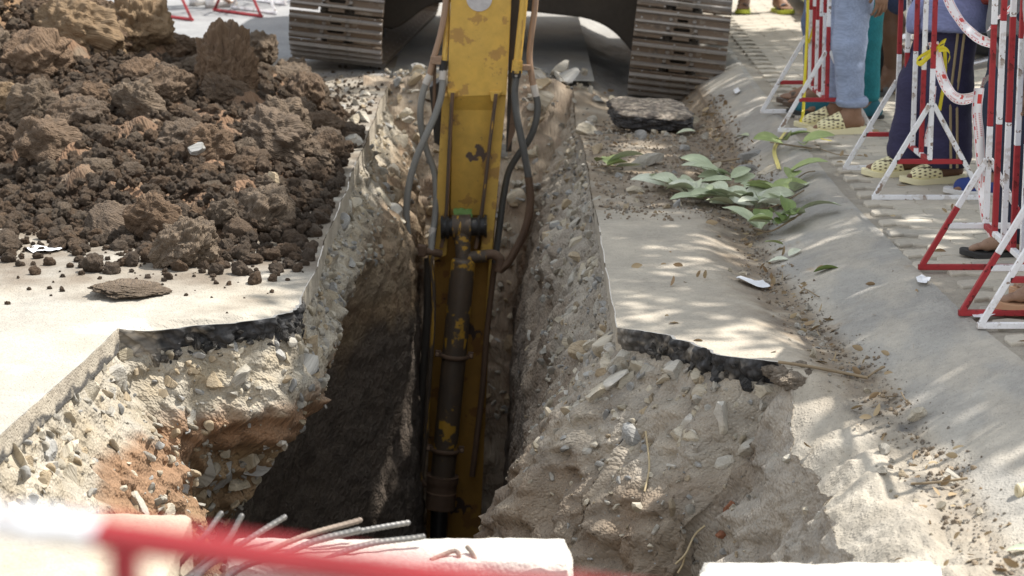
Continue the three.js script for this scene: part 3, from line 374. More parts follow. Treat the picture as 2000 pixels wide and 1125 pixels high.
for (let v = 0; v < 4; v++) scatter('earth_crumbs', clodMid[v], clodMats[v], 420, 640 + v, r => { const x = lerp(-4.2, -0.85, r()), D = lerp(10.2, 16.0, r()), q = polyDist(x, D, heapPoly); if (x / D < -0.225 || q < 0.02) return null; return { p: V(x, heapH(x, D) + 0.02 + 0.03 * r(), -D), s: lerp(0.018, 0.055, Math.pow(r(), 1.6)) }; });
// loose stones
const SG = 'loose crushed stones around the trench';
function looseStone(p, s, r, label) { const m = stoneMesh(r); m.scale.set(s * (0.9 + 0.4 * r()), s * (0.75 + 0.3 * r()), s * (0.9 + 0.3 * r())); m.rotation.set(r() * 0.6, r() * 6.28, r() * 0.6); m.position.copy(p); m.position.y += s * 0.2; return thing(m, null, 'stone', label || 'broken grey or beige stone lying loose beside the trench', 'stone', label ? undefined : SG); }
const groundY = (x, D) => x < xl(D) ? (polyDist(x, D, heapPoly) > 0 ? heapH(x, D) : hLeft(x, D)) : x > xr(D) ? (x < xk(D) ? hRight(x, D) : PAVE) : D > 14.9 ? 0.0 : -9;
{
  const r = rng(911);
  const L = (px, py, h, s, label) => looseStone(G(px, py, h), s, r, label);
  L(1268, 322, -0.03, 0.14, 'pale grey broken stone at the corner of the asphalt strip'); L(1472, 322, -0.06, 0.17, 'large brown-grey stone in the gutter behind the leafy twig'); L(1462, 345, -0.06, 0.10, 'dark stone under the large brown-grey stone in the gutter'); L(1500, 352, -0.04, 0.15, 'low brown stone right of the dark gutter stone');
  L(1790, 815, -0.06, 0.055, 'pale angular stone in the gutter left of the smooth kerb'); L(1853, 940, -0.08, 0.065, 'white angular stone lowest in the gutter'); L(815, 140, 0.02, 0.11, 'yellowish upright stone left of the digger arm on the rubble'); L(383, 302, 0.25, 0.11, 'grey flat stone lying on the heap face'); L(535, 350, 0.2, 0.09, 'pale stone half buried in the heap'); L(685, 282, 0.02, 0.10, 'white flat stone at the edge of the left road cut'); L(1350, 236, -0.1, 0.09, 'round stone right of the broken asphalt chunk');
  let n = 0, t = 0; while (n < 230 && t++ < 6000) { const z = r(); let x, D, s; if (z < 0.36) { x = lerp(-1.3, 0.9, r()); D = lerp(13.4, 15.6, r()); if (x > 0.66 && D > 15) continue; s = lerp(0.03, 0.12, Math.pow(r(), 1.8)); } else if (z < 0.62) { x = lerp(0.40, 1.15, r()); D = lerp(10.9, 14.2, r()); s = lerp(0.02, 0.09, Math.pow(r(), 2.2)); } else if (z < 0.75) { x = lerp(-1.2, -0.84, r()); D = lerp(12, 15, r()); s = lerp(0.03, 0.09, Math.pow(r(), 2)); } else { D = lerp(6.1, 9.8, r()); x = xg(D) + lerp(-0.18, 0.04, r()); s = lerp(0.010, 0.04, Math.pow(r(), 3)); }
    let y = groundY(x, D); if (y < -5) { const tt = (15.9 - D) / 2.9; if (D > 15.4) y = 0; else if (D > 13.2) { const q = Math.pow(tt, 1 / 0.85); y = 0.015 - 3.2 * Math.pow(clamp((q - 0.16) / 0.84), 1.25); } else continue; if (y < -1.4) continue; } looseStone(V(x, y, -D), s, r); n++; }
}
const gravelGeo = stoneGeos[3];
scatter('gravel', gravelGeo, std({ color: rgb(1, 1, 1), map: rockMap, roughness: 0.9 }), 2600, 77, r => { const z = r(); let x, D; if (z < 0.3) { D = lerp(5.8, 10.5, r()); x = xg(D) + 0.09 * (r() + r() + r() - 1.6); } else if (z < 0.75) { D = lerp(10.8, 15, r()); x = lerp(0.4, 1.2, r()); } else { if (r() < 0.6) return null; D = lerp(12.8, 15.9, r()); x = lerp(-1.35, -0.82, r()); } const y = groundY(x, D); if (y < -5) return null; return { p: V(x, y + 0.002, -D), s: lerp(0.005, z < 0.3 ? 0.016 : 0.028, Math.pow(r(), 2.4)) }; }, r => mulc(mixc([0.5, 0.47, 0.42], [0.3, 0.27, 0.23], r()), 0.7 + 0.5 * r()));
scatter('gravel', clodSmall[1], std({ color: rgb(1, 1, 1), map: soilMap, roughness: 1 }), 2200, 78, r => { const z = r(); let x, D; if (z < 0.5) { D = lerp(5.6, 10.8, r()); x = xg(D) + 0.10 * (r() + r() + r() - 1.7); if (fbm(x * 7, D * 5, 61, 3) < 0.02 + 0.25 * r()) return null; } else { D = lerp(10.6, 14.8, r()); x = lerp(0.38, 1.25, r()); } const y = groundY(x, D); if (y < -5) return null; return { p: V(x, y + 0.002, -D), s: lerp(0.003, 0.012, Math.pow(r(), 2.2)) }; }, r => mulc(mixc([0.42, 0.33, 0.23], [0.22, 0.18, 0.14], r()), 0.9));
// rubble on the far end slope: each bigger piece its own stone
{ const r = rng(1212); for (let k = 0; k < 190; k++) { const t = lerp(0.04, 0.75, r()), x = lerp(-0.8, 0.46, r()), D = 15.9 - 2.9 * Math.pow(t, 0.85), y = 0.015 - 3.2 * Math.pow(clamp((t - 0.16) / 0.84), 1.25), s = lerp(0.035, 0.15, Math.pow(r(), 2)); const m = stoneMesh(r); m.scale.set(s, s * 0.8, s); m.rotation.set(r() * 6, r() * 6, r() * 6); m.position.set(x, y + 0.03, -D + 0.03); part(endSlope, m, null, 'stone'); } }
{ // finer rubble over the far slope
  const r = rng(1313), q = new THREE.Object3D(), c = new THREE.Color(); for (let h = 0; h < 2; h++) { const n = 420, im = new THREE.InstancedMesh(chipGeo[h], chipMat, n); for (let k = 0; k < n; k++) { const t = lerp(0.02, 0.7, r()), x = lerp(-0.85, 0.49, r()), D = 15.9 - 2.9 * Math.pow(t, 0.85), y = 0.015 - 3.2 * Math.pow(clamp((t - 0.16) / 0.84), 1.25), tl = sstep(0.1, 0.5, x) * (hRight(Math.max(x, 0.5), D) - 0.03) * (1 - sstep(0.2, 0.5, t)); q.position.set(x, y + tl + 0.03 * r(), -D + 0.03); q.rotation.set(r() * 6, r() * 6, r() * 6); q.scale.setScalar(lerp(0.015, 0.06, Math.pow(r(), 2))); q.updateMatrix(); im.setMatrixAt(k, q.matrix); c.setRGB(...mulc(stoneTints[Math.floor(r() * 6)], 0.5 + 0.45 * r())); im.setColorAt(k, c); } im.userData.kind = 'stuff'; part(endSlope, im, null, 'small_stones'); } }
{ // crumbled earth where the torn asphalt runs out into the gutter
  const r = rng(1414), m = std({ color: rgb(0.36, 0.30, 0.235), map: soilMap, bumpMap: soilBump, bumpScale: 0.02, roughness: 1 }); [[0.90, 7.95, 0.055], [0.86, 8.0, 0.04], [0.94, 7.98, 0.04], [0.92, 7.88, 0.05], [0.97, 7.93, 0.03]].forEach(([x, D, s], i) => { const c = new THREE.Mesh(clodBig[i], m); c.scale.set(s * 1.2, s * 0.7, s); c.rotation.y = r() * 6; c.position.set(x, hRight(Math.max(x, xr(D) + 0.01), D) - 0.015 - (i < 2 ? 0.02 : 0), -D); thing(c, null, 'dirt_clod', 'grey brown earth lump where the torn asphalt meets the gutter', 'earth clod', 'earth lumps at the asphalt corner'); }); }
// ---------------------------------------------------------------- excavator
const paintMap = tex(1024, (u, v) => { const n = pfbm(u, v, 5, 201, 6, 0.62), m = pfbm(u, v, 11, 202, 6, 0.65), s = pfbm(u, v, 3, 203, 3), scr = pnoise(u, v, 128, 204) > 0.93 && pnoise(u, v, 16, 205) > 0.6; let c = mixc([0.72, 0.44, 0.07], [0.60, 0.375, 0.075], pfbm(u, v, 4, 207, 5)); c = mulc(c, 0.86 + 0.28 * pfbm(u, v, 30, 208, 4)); const rust = sstep(0.60, 0.66, m) * 0.55; c = mixc(c, [0.30, 0.14, 0.05], rust); const chip = sstep(0.635, 0.655, n * 0.7 + m * 0.3); c = mixc(c, mixc([0.09, 0.07, 0.06], [0.16, 0.10, 0.07], s), chip); if (scr) c = mixc(c, [0.16, 0.11, 0.07], 0.6); return c.map(x => Math.pow(clamp(x), 1 / 2.2)); }, true);
const paintRough = tex(512, (u, v) => 0.42 + 0.35 * pfbm(u, v, 9, 211, 5));
const paintBump = tex(512, (u, v) => 0.5 * pfbm(u, v, 14, 213, 5, 0.6) + 0.3 * pnoise(u, v, 200, 215));
const grimeMap = tex(512, (u, v) => { const n = pfbm(u, v, 6, 221, 6, 0.65); let c = mixc([0.055, 0.045, 0.036], [0.13, 0.085, 0.05], pfbm(u, v, 12, 222, 4)); c = mixc(c, [0.50, 0.28, 0.03], sstep(0.56, 0.62, n)); return c.map(x => Math.pow(clamp(x), 1 / 2.2)); }, true);
const rustMap = tex(1024, (u, v) => { const n = pfbm(u, v, 6, 231, 6, 0.6), m = pfbm(u, v, 24, 232, 5, 0.65), w = pworley(u, v, 60, 233); let c = mixc([0.165, 0.125, 0.095], [0.23, 0.155, 0.10], n); c = mixc(c, [0.085, 0.075, 0.07], sstep(0.52, 0.64, pfbm(u, v, 5, 235, 4))); c = mixc(c, [0.33, 0.27, 0.21], sstep(0.58, 0.7, m) * 0.7); if (w[2] > 0.965 && w[0] < 0.35) c = [0.55, 0.53, 0.5]; return c.map(x => Math.pow(clamp(x), 1 / 2.2)); }, true);
const rustBump = tex(512, (u, v) => pfbm(u, v, 20, 241, 6, 0.65));
const MX = {
  yellow: std({ map: paintMap, roughnessMap: paintRough, roughness: 1, bumpMap: paintBump, bumpScale: 0.0012 }),
  muddy: std({ color: rgb(0.50, 0.42, 0.38), map: paintMap, roughness: 0.8, bumpMap: paintBump, bumpScale: 0.002 }),
  grime: std({ map: grimeMap, roughness: 0.5, bumpMap: paintBump, bumpScale: 0.003 }),
  grease: std({ color: rgb(0.03, 0.027, 0.025), roughness: 0.35, bumpMap: paintBump, bumpScale: 0.004 }),
  shoe: std({ color: rgb(0.86, 0.91, 0.96), map: rustMap, roughness: 0.75, metalness: 0.2, bumpMap: rustBump, bumpScale: 0.004 }),
  worn: std({ color: rgb(0.40, 0.375, 0.35), map: rockMap, roughness: 0.55, metalness: 0.3, bumpMap: rustBump, bumpScale: 0.002 }),
  dark: std({ color: rgb(0.10, 0.085, 0.07), map: dustMap, roughness: 0.8, bumpMap: rustBump, bumpScale: 0.004 }),
  hose: std({ color: rgb(0.33, 0.32, 0.295), map: dustMap, roughness: 0.8 }),
  rubber: std({ color: rgb(0.12, 0.118, 0.112), map: dustMap, roughness: 0.6 }),
  pipe: std({ color: rgb(0.50, 0.33, 0.22), map: rockMap, roughness: 0.75, bumpMap: rustBump, bumpScale: 0.002 }),
  collar: std({ color: rgb(0.55, 0.5, 0.44), roughness: 0.7 }),
  brown: std({ color: rgb(0.19, 0.115, 0.07), map: rockMap, roughness: 0.7, bumpMap: rustBump, bumpScale: 0.002 }),
  glass: new THREE.MeshPhysicalMaterial({ color: rgb(0.9, 0.95, 0.95), transmission: 1, roughness: 0.05, thickness: 0 }),
};
const digger = group('excavator', 'yellow crawler excavator straddling the trench with its arm reaching into it', 'excavator', [-0.07, -0.105, -16.0]);
digger.rotation.set(0, THREE.MathUtils.degToRad(-4), THREE.MathUtils.degToRad(-6), 'YXZ'); digger.updateMatrixWorld(true);
const bake = (g) => boxUV(g);
{ // crawler tracks: every shoe is a part
  const RP = 0.345, CY = 0.42, LEN = 3.3, PITCHM = 0.2, per = 2 * LEN + 2 * Math.PI * RP, N = Math.round(per / PITCHM), step = per / N;
  const sh = new THREE.Shape(); const w = 0.3, t0 = -0.094, t1 = 0.094;
  sh.moveTo(-w, t0); sh.lineTo(w, t0); sh.lineTo(w, t1);
  for (const c of [0.085, -0.085]) { sh.lineTo(c + 0.034, t1); sh.lineTo(c + 0.034, t1 - 0.02); sh.absarc(c, t1 - 0.02, 0.034, 0, Math.PI, true); sh.lineTo(c - 0.034, t1); }
  sh.lineTo(-w, t1); sh.closePath();
  const slot = (y, hw, r) => { const p = new THREE.Path(); p.moveTo(-hw, y - r); p.lineTo(hw, y - r); p.absarc(hw, y, r, -Math.PI / 2, Math.PI / 2, false); p.lineTo(-hw, y + r); p.absarc(-hw, y, r, Math.PI / 2, 1.5 * Math.PI, false); return p; };
  sh.holes.push(slot(-0.033, 0.026, 0.011), slot(0.026, 0.042, 0.013));
  const plate = boxUV(new THREE.ExtrudeGeometry(sh, { depth: 0.012, bevelEnabled: true, bevelSize: 0.0015, bevelThickness: 0.0015, bevelSegments: 1, curveSegments: 8 }));
  const rib = (() => { const s = new THREE.Shape([new THREE.Vector2(-0.011, 0), new THREE.Vector2(0.011, 0), new THREE.Vector2(0.0055, 0.024), new THREE.Vector2(-0.0055, 0.024)]); const g = new THREE.ExtrudeGeometry(s, { depth: 0.598, bevelEnabled: true, bevelSize: 0.0015, bevelThickness: 0.001, bevelSegments: 1, steps: 14 }); g.translate(0, 0, -0.299); g.rotateY(Math.PI / 2); const q = g.toNonIndexed ? g : g; const P = q.attributes.position; for (let i = 0; i < P.count; i++) { const k = P.getY(i) > 0.015 ? 1 : 0; P.setY(i, P.getY(i) - k * 0.005 * (0.5 + fbm(P.getX(i) * 9, 2, 1, 3))); } g.rotateX(Math.PI / 2); g.computeVertexNormals(); return boxUV(g); })();
  const bolt = new THREE.CylinderGeometry(0.0125, 0.0135, 0.014, 6); bolt.rotateX(Math.PI / 2);
  const link = merge([rbox(0.035, 0.17, 0.07, 0.012, -0.085, 0, -0.05), rbox(0.035, 0.17, 0.07, 0.012, 0.085, 0.02, -0.05), cylBetween(V(-0.11, 0.085, -0.05), V(0.11, 0.085, -0.05), 0.02)]);
  const sparePlate = merge([plate, ...[-0.066, -0.002, 0.062].map(y => rib.clone().translate(0, y, 0.012))]);
  for (const side of [-1, 1]) {
    for (let k = 0; k < N; k++) {
      let s = (k + (side < 0 ? 0.35 : 0.05)) * step % per, y, z, a; // a: turn about x; 0 = plate facing the camera (+z), trailing edge down
      const arc = Math.PI * RP;
      if (s < arc) { const th = s / RP; y = CY + RP * Math.cos(th); z = RP * Math.sin(th); a = th - Math.PI / 2; }
      else if (s < arc + LEN) { y = CY - RP; z = -(s - arc); a = Math.PI / 2; }
      else if (s < 2 * arc + LEN) { const th = (s - arc - LEN) / RP; y = CY - RP * Math.cos(th); z = -LEN - RP * Math.sin(th); a = Math.PI / 2 + th; }
      else { y = CY + RP; z = -LEN + (s - 2 * arc - LEN); a = -Math.PI / 2; }
      const seen = z > -0.15;
      const m = new THREE.Mesh(seen ? plate : sparePlate, MX.shoe); m.position.set(side * 1.1, y, z); m.rotation.x = a; m.rotateZ(Math.PI); m.position.z += 0;
      part(digger, m, null, 'track_shoe');
      if (seen) { for (const t of [-0.066, -0.002, 0.062]) { const q = part(m, rib, MX.worn, 'grouser'); q.position.set(0, t, 0.012); } for (const [x, t] of [[-0.075, -0.033], [0.075, -0.033], [-0.088, 0.026], [0.088, 0.026]]) { const q = part(m, bolt, MX.worn, 'bolt'); q.position.set(x, t, 0.018); } const l = part(m, link, MX.dark, 'chain_link'); }
    }
    part(digger, bake(merge([rbox(0.26, 0.36, 2.7, 0.03, side * 1.1, 0.43, -1.65), ...[0, -LEN].map(z => cylBetween(V(side * 1.1 - 0.07, CY, z), V(side * 1.1 + 0.07, CY, z), 0.28, 0.28, 32)), ...[0.6, 1.1, 1.6, 2.1, 2.6].map(z => cylBetween(V(side * 1.1 - 0.16, 0.19, -z), V(side * 1.1 + 0.16, 0.19, -z), 0.09, 0.09, 18))])), MX.dark, 'track_frame');
  }
  // car body between the tracks: an arched cross member
  const s = new THREE.Shape(); s.moveTo(-1.02, 0.22); s.lineTo(-0.86, 0.22); s.bezierCurveTo(-0.74, 0.26, -0.70, 0.42, -0.5, 0.44); s.lineTo(0.42, 0.44); s.bezierCurveTo(0.66, 0.42, 0.74, 0.30, 0.86, 0.18); s.lineTo(1.02, 0.18); s.lineTo(1.02, 0.62); s.lineTo(0.6, 0.9); s.lineTo(-0.6, 0.9); s.lineTo(-1.02, 0.62); s.closePath();
  const g = new THREE.ExtrudeGeometry(s, { depth: 1.5, bevelEnabled: true, bevelSize: 0.02, bevelThickness: 0.02, bevelSegments: 3, curveSegments: 14 }); g.translate(0, 0, -2.3);
  part(digger, bake(g), MX.dark, 'car_body');
  part(digger, cylBetween(V(0, 0.9, -1.55), V(0, 1.08, -1.55), 0.6, 0.6, 40), MX.dark, 'slewing_ring');
  // upper structure, above the picture
  part(digger, bake(merge([rbox(2.5, 0.16, 3.7, 0.03, 0, 1.16, -1.95), rbox(2.5, 0.95, 1.5, 0.15, 0, 1.72, -3.2), rbox(0.75, 0.85, 1.7, 0.06, 0.86, 1.67, -1.4)])), MX.yellow, 'upper_body');
  const cab = part(digger, bake(merge([rbox(0.95, 0.8, 1.7, 0.05, -0.76, 1.64, -0.95), rbox(0.95, 0.1, 1.7, 0.04, -0.76, 2.78, -0.95), ...[[-1.2, -0.14], [-0.33, -0.14], [-1.2, -1.74], [-0.33, -1.74]].map(([x, z]) => rbox(0.07, 0.8, 0.07, 0.02, x, 2.36, z))])), MX.yellow, 'cab');
  part(cab, box(0.78, 0.74, 0.008, -0.76, 2.39, -0.13), MX.glass, 'window');
}
// boom and arm are laid out in world space and then hung on the machine
const armFrame = new THREE.Object3D(); armFrame.position.set(-0.235, 0, -13.0); armFrame.rotation.z = THREE.MathUtils.degToRad(-3.3); armFrame.updateMatrixWorld(true);
const armInv = armFrame.matrixWorld.clone().invert();
const A = (px, py, dz = 0) => PD(px, py, 13.0 - dz).applyMatrix4(armInv);
const Asec = (list, z0, z1, bevel = 0.004) => { const P = list.map(([x, y]) => { const a = A(x, y); return new THREE.Vector2(a.x, a.y); }); const g = new THREE.ExtrudeGeometry(new THREE.Shape(P), { depth: z1 - z0 - 2 * bevel, bevelEnabled: true, bevelSize: bevel, bevelThickness: bevel, bevelSegments: 2, bevelOffset: -bevel }); g.translate(0, 0, z0 + bevel); return boxUV(g); };
const alongPx = (pts, half, z0, z1) => Asec([...pts.map(([x, y]) => [x - half, y]), ...pts.slice().reverse().map(([x, y]) => [x + half, y])], z0, z1, 0.003);
const arm = new THREE.Mesh(Asec([[884, -700], [1012, -700], [1001, -60], [997, 40], [989, 186], [873, 190], [880, 0]], -0.52, 0), MX.yellow);
arm.position.copy(armFrame.position); arm.quaternion.copy(armFrame.quaternion); arm.name = 'arm'; scene.add(arm); arm.updateMatrixWorld(true);
{
  const sub = (g, m, n, l) => part(arm, g, m, n, l);
  // lower box section behind the cylinder
  sub(Asec([[862, 188], [986, 184], [961, 520], [940, 1000], [930, 1180], [826, 1180], [832, 1000], [846, 520]], -0.42, -0.15), MX.muddy, 'arm_box');
  // stepped front plate between the ribs
  { const a = [A(884, 189, -0.004), A(968, 187, -0.004), A(962, 215, -0.05), A(884, 215, -0.05), A(938, 420, -0.135), A(880, 420, -0.135)]; const g = new THREE.BufferGeometry(); const f = [a[0], a[3], a[2], a[0], a[2], a[1], a[3], a[5], a[4], a[3], a[4], a[2]]; g.setAttribute('position', new THREE.Float32BufferAttribute(f.flatMap(p => [p.x, p.y, p.z]), 3)); g.computeVertexNormals(); const q = boxUV(g); sub(q, MX.yellow, 'front_plate'); }
  sub(Asec([[864, 189], [884, 189], [880, 330], [872, 500], [848, 512], [854, 350]], -0.20, -0.03), MX.yellow, 'side_plate');
  sub(Asec([[966, 188], [989, 185], [976, 330], [960, 500], [938, 500], [950, 330]], -0.20, -0.03), MX.yellow, 'side_plate');
  sub(alongPx([[884, 180], [879, 260], [876, 330], [873, 400], [868, 455], [862, 482]], 3.6, -0.15, 0.035), MX.brown, 'rib'); sub(alongPx([[969, 182], [958, 270], [950, 340], [943, 400], [935, 455], [929, 484]], 3.6, -0.15, 0.035), MX.brown, 'rib');
  for (const [pts] of [[[[880.5, 200], [876, 300], [872, 400], [866, 470]]], [[[967, 200], [955, 300], [943, 400], [934, 470]]]]) sub(alongPx(pts, 1.6, 0.034, 0.039), MX.grime, 'rib_edge');
  sub(Asec([[874, 176], [894, 176], [886, 196], [880, 196]], -0.05, 0.02), MX.yellow, 'gusset'); sub(Asec([[956, 178], [980, 178], [968, 198], [960, 198]], -0.05, 0.02), MX.yellow, 'gusset');
  // pin and cylinder eye
  const c0 = A(863, 444, 0.03), c1 = A(948, 442, 0.03);
  sub(cylBetween(c0, c1, 0.05, 0.05, 28), MX.grease, 'pin'); sub(cylBetween(A(884, 444, 0.03), A(920, 443, 0.03), 0.068, 0.068, 28), MX.grime, 'cylinder_eye'); for (const [x, y] of [[861, 444], [872, 444], [933, 443], [946, 442]]) sub(cylBetween(A(x, y, 0.03), A(x + 5, y, 0.03), 0.062, 0.062, 28), MX.grease, 'pin_collar');
  { const w = A(904, 412, 0.0); const g = new THREE.PlaneGeometry(0.1, 0.05, 8, 4); const P = g.attributes.position; for (let i = 0; i < P.count; i++) P.setXYZ(i, P.getX(i) + 0.012 * fbm(P.getX(i) * 40, P.getY(i) * 40, 0, 2), P.getY(i) + 0.014 * fbm(P.getX(i) * 50, P.getY(i) * 30, 5, 2), 0.014 * fbm(P.getX(i) * 30, P.getY(i) * 60, 3, 2)); g.rotateX(-0.5); g.translate(w.x, w.y - 0.006, w.z + 0.02); g.computeVertexNormals(); const lf = new THREE.Mesh(g, std({ color: rgb(0.10, 0.19, 0.03), roughness: 0.6, side: THREE.DoubleSide })); lf.applyMatrix4(arm.matrixWorld); thing(lf, null, 'leaf', 'crumpled green leaf caught above the arm cylinder pin', 'leaf'); }
  // bucket cylinder
  const a = A(905, 508, 0.075), b = A(864, 935, 0.105), e = A(859, 992, 0.11), f = A(850, 1160, 0.12);
  sub(cylBetween(A(903, 455, 0.05), A(905, 512, 0.07), 0.045, 0.04, 20), MX.grime, 'cylinder_neck');
  const dir = b.clone().sub(a).normalize();
  { const L = b.distanceTo(a), g = new THREE.LatheGeometry([[0.0, -0.012], [0.038, -0.012], [0.056, -0.004], [0.0655, 0.012], [0.0655, L]].map(p => new THREE.Vector2(p[0], p[1])), 40); g.applyQuaternion(new THREE.Quaternion().setFromUnitVectors(V(0, 1, 0), dir)); g.translate(a.x, a.y, a.z); sub(boxUV(g), MX.grime, 'cylinder_barrel', 'worn yellow-brown cylinder barrel'); }
  sub(cylBetween(b.clone().addScaledVector(dir, -0.02), b.clone().addScaledVector(dir, 0.02), 0.088, 0.088, 36), MX.brown, 'cylinder_collar'); sub(cylBetween(b.clone(), e, 0.082, 0.082, 36), MX.brown, 'cylinder_head'); { const m1 = b.clone().lerp(e, 0.42); sub(cylBetween(m1, m1.clone().addScaledVector(dir, 0.006), 0.084, 0.084, 36), MX.pipe, 'seam'); }
  sub(cylBetween(e, f, 0.046, 0.046, 24), std({ color: rgb(0.12, 0.12, 0.12), metalness: 0.9, roughness: 0.35 }), 'piston_rod');
  for (const t of [0.435, 0.868]) { const q = a.clone().lerp(b, t), g = new THREE.TorusGeometry(0.071, 0.009, 8, 40); g.scale(1, 1, 1.5); g.applyQuaternion(new THREE.Quaternion().setFromUnitVectors(V(0, 0, 1), dir)); g.translate(q.x, q.y, q.z); const cl = sub(g, MX.brown, 'pipe_clamp'); for (const sx of [-1, 1]) { part(cl, rbox(0.03, 0.035, 0.03, 0.004, q.x + sx * 0.088, q.y + 0.01, q.z), MX.brown, 'clamp_lug'); part(cl, cylBetween(V(q.x + sx * 0.092, q.y + 0.012, q.z), V(q.x + sx * 0.092, q.y + 0.012, q.z + 0.03), 0.009, 0.009, 6), MX.pipe, 'bolt'); } }
  sub(tube([A(840, 498, 0.08), A(846, 560, 0.08), A(846, 640, 0.09), A(840, 720, 0.1), A(831, 850, 0.11), A(823, 942, 0.11)], 0.0135, 10), MX.grime, 'oil_pipe'); sub(tube([A(823, 936, 0.11), A(830, 946, 0.11), A(845, 946, 0.11)], 0.018, 8), MX.brown, 'oil_pipe');
  sub(tube([A(836, 505, -0.1), A(834, 620, -0.1), A(822, 800, -0.08), A(808, 1000, -0.06)], 0.022, 10), MX.dark, 'oil_pipe'); sub(tube([A(966, 515, -0.02), A(952, 640, -0.03), A(940, 780, -0.03), A(922, 930, -0.03)], 0.017, 10), MX.brown, 'oil_pipe'); sub(tube([A(957, 300, -0.12), A(962, 430, -0.12), A(954, 560, -0.1), A(944, 700, -0.1)], 0.008, 8), MX.yellow, 'oil_pipe');
  // ports, elbows
  sub(tube([A(862, 496, 0.03), A(840, 492, 0.05), A(815, 490, 0.06), A(804, 494, 0.06), A(801, 508, 0.06), A(800, 528, 0.06)], 0.022, 12), MX.brown, 'elbow'); sub(rbox(0.05, 0.06, 0.06, 0.008, A(824, 489, 0.06).x, A(824, 489, 0.06).y, A(824, 489, 0.06).z), MX.brown, 'flange');
  sub(tube([A(905, 505, 0.06), A(925, 502, 0.07), A(950, 500, 0.07)], 0.034, 14), MX.grime, 'port'); sub(tube([A(946, 498, 0.07), A(962, 497, 0.07), A(974, 504, 0.07), A(977, 518, 0.07), A(975, 530, 0.07)], 0.027, 14), MX.brown, 'elbow');
  // dark plate and tubes at the right of the arm
  sub(Asec([[1001, -300], [1024, -300], [1016, 100], [1006, 190], [999, 300], [988, 300], [994, 100]], -0.42, -0.06), MX.dark, 'side_plate'); sub(Asec([[999, 200], [1012, 160], [1006, 260], [990, 300]], -0.06, -0.02), MX.brown, 'side_plate');
  const fit = (p, q, r) => sub(cylBetween(p, q, r, r, 14), MX.collar, 'hose_ferrule');
  sub(tube([A(1036, -300, 0.02), A(1023, 0, 0.02), A(1016, 70, 0.03), A(1010, 128, 0.04)], 0.0215, 14), MX.yellow, 'oil_pipe'); sub(cylBetween(A(1011, 118, 0.04), A(1009, 142, 0.04), 0.028, 0.03, 14), MX.yellow, 'pipe_flange'); for (const dx of [-6, 6]) sub(cylBetween(A(1009 + dx, 138, 0.06), A(1008 + dx, 152, 0.06), 0.009, 0.009, 6), MX.grease, 'bolt');
  fit(A(1008, 146, 0.04), A(1006, 174, 0.045), 0.0175);
  sub(tube([A(1008, 150, 0.04), A(1005, 180, 0.05), A(1009, 225, 0.07), A(1019, 275, 0.08), A(1027, 315, 0.08), A(1033, 350, 0.08)], 0.0195, 12), MX.rubber, 'hose'); { const pts = [A(1032, 345, 0.08), A(1036, 385, 0.08), A(1032, 425, 0.09), A(1021, 460, 0.09), A(1006, 490, 0.09), A(990, 516, 0.08), A(975, 528, 0.07)], cv = new THREE.CatmullRomCurve3(pts), g = new THREE.TubeGeometry(cv, 260, 0.021, 12, false), P = g.attributes.position, nn = g.attributes.normal; for (let i = 0; i < P.count; i++) { const ring = Math.floor(i / 13), k = (ring % 4 < 2) ? 0.0022 : -0.0012; P.setXYZ(i, P.getX(i) + nn.getX(i) * k, P.getY(i) + nn.getY(i) * k, P.getZ(i) + nn.getZ(i) * k); } g.computeVertexNormals(); sub(g, MX.brown, 'hose', 'hose in a brown ribbed spiral guard'); }
  sub(tube([A(1052, -300, -0.02), A(1046, 0, -0.02), A(1039, 60, -0.02), A(1034, 110, -0.02), A(1037, 140, -0.01), A(1043, 172, 0)], 0.0165, 12), MX.pipe, 'oil_pipe'); sub(rbox(0.055, 0.03, 0.05, 0.006, A(1026, 131, 0).x, A(1026, 131, 0).y, 0.01), MX.pipe, 'pipe_bracket'); fit(A(1042, 166, 0), A(1047, 188, 0), 0.0195);
  sub(tube([A(1043, 170, 0), A(1050, 205, 0), A(1046, 240, 0), A(1034, 272, -0.02), A(1012, 303, -0.06), A(994, 335, -0.1), A(984, 380, -0.12), A(976, 440, -0.12), A(968, 500, -0.12), A(962, 540, -0.12)], 0.018, 12), MX.rubber, 'hose');
  sub(tube([A(884, -300, 0.0), A(871, 0, 0), A(862, 60, 0), A(847, 115, 0), A(838, 150, 0)], 0.0165, 12), MX.pipe, 'oil_pipe'); sub(rbox(0.06, 0.045, 0.05, 0.006, A(852, 117, 0).x, A(852, 117, 0).y, 0), MX.pipe, 'pipe_bracket'); sub(Asec([[846, 120], [852, 118], [850, 240], [844, 240]], -0.05, -0.01), MX.brown, 'pipe_bracket'); fit(A(840, 146, 0), A(831, 164, 0), 0.0195);
  sub(tube([A(836, 154, 0), A(827, 178, 0), A(821, 215, 0), A(823, 250, -0.02), A(834, 295, -0.05), A(848, 335, -0.06), A(852, 380, -0.05), A(849, 430, -0.02), A(844, 470, 0.03), A(842, 490, 0.05)], 0.0175, 12), MX.hose, 'hose'); fit(A(846, 445, 0), A(843, 478, 0.03), 0.0195);
  sub(cylBetween(A(868, 118, 0.01), A(865, 138, 0.01), 0.022, 0.022, 12), MX.grease, 'pipe_flange'); fit(A(866, 132, 0.01), A(864, 156, 0.02), 0.0195); sub(tube([A(878, -200, -0.04), A(872, 60, -0.03), A(867, 130, 0.01)], 0.016, 10), MX.yellow, 'oil_pipe');
  sub(tube([A(866, 140, 0.01), A(862, 185, 0.03), A(850, 225, 0.05), A(832, 265, 0.07), A(812, 312, 0.08), A(799, 360, 0.08), A(794, 410, 0.08), A(796, 455, 0.08), A(801, 490, 0.07), A(803, 505, 0.06)], 0.0185, 12), MX.hose, 'hose');
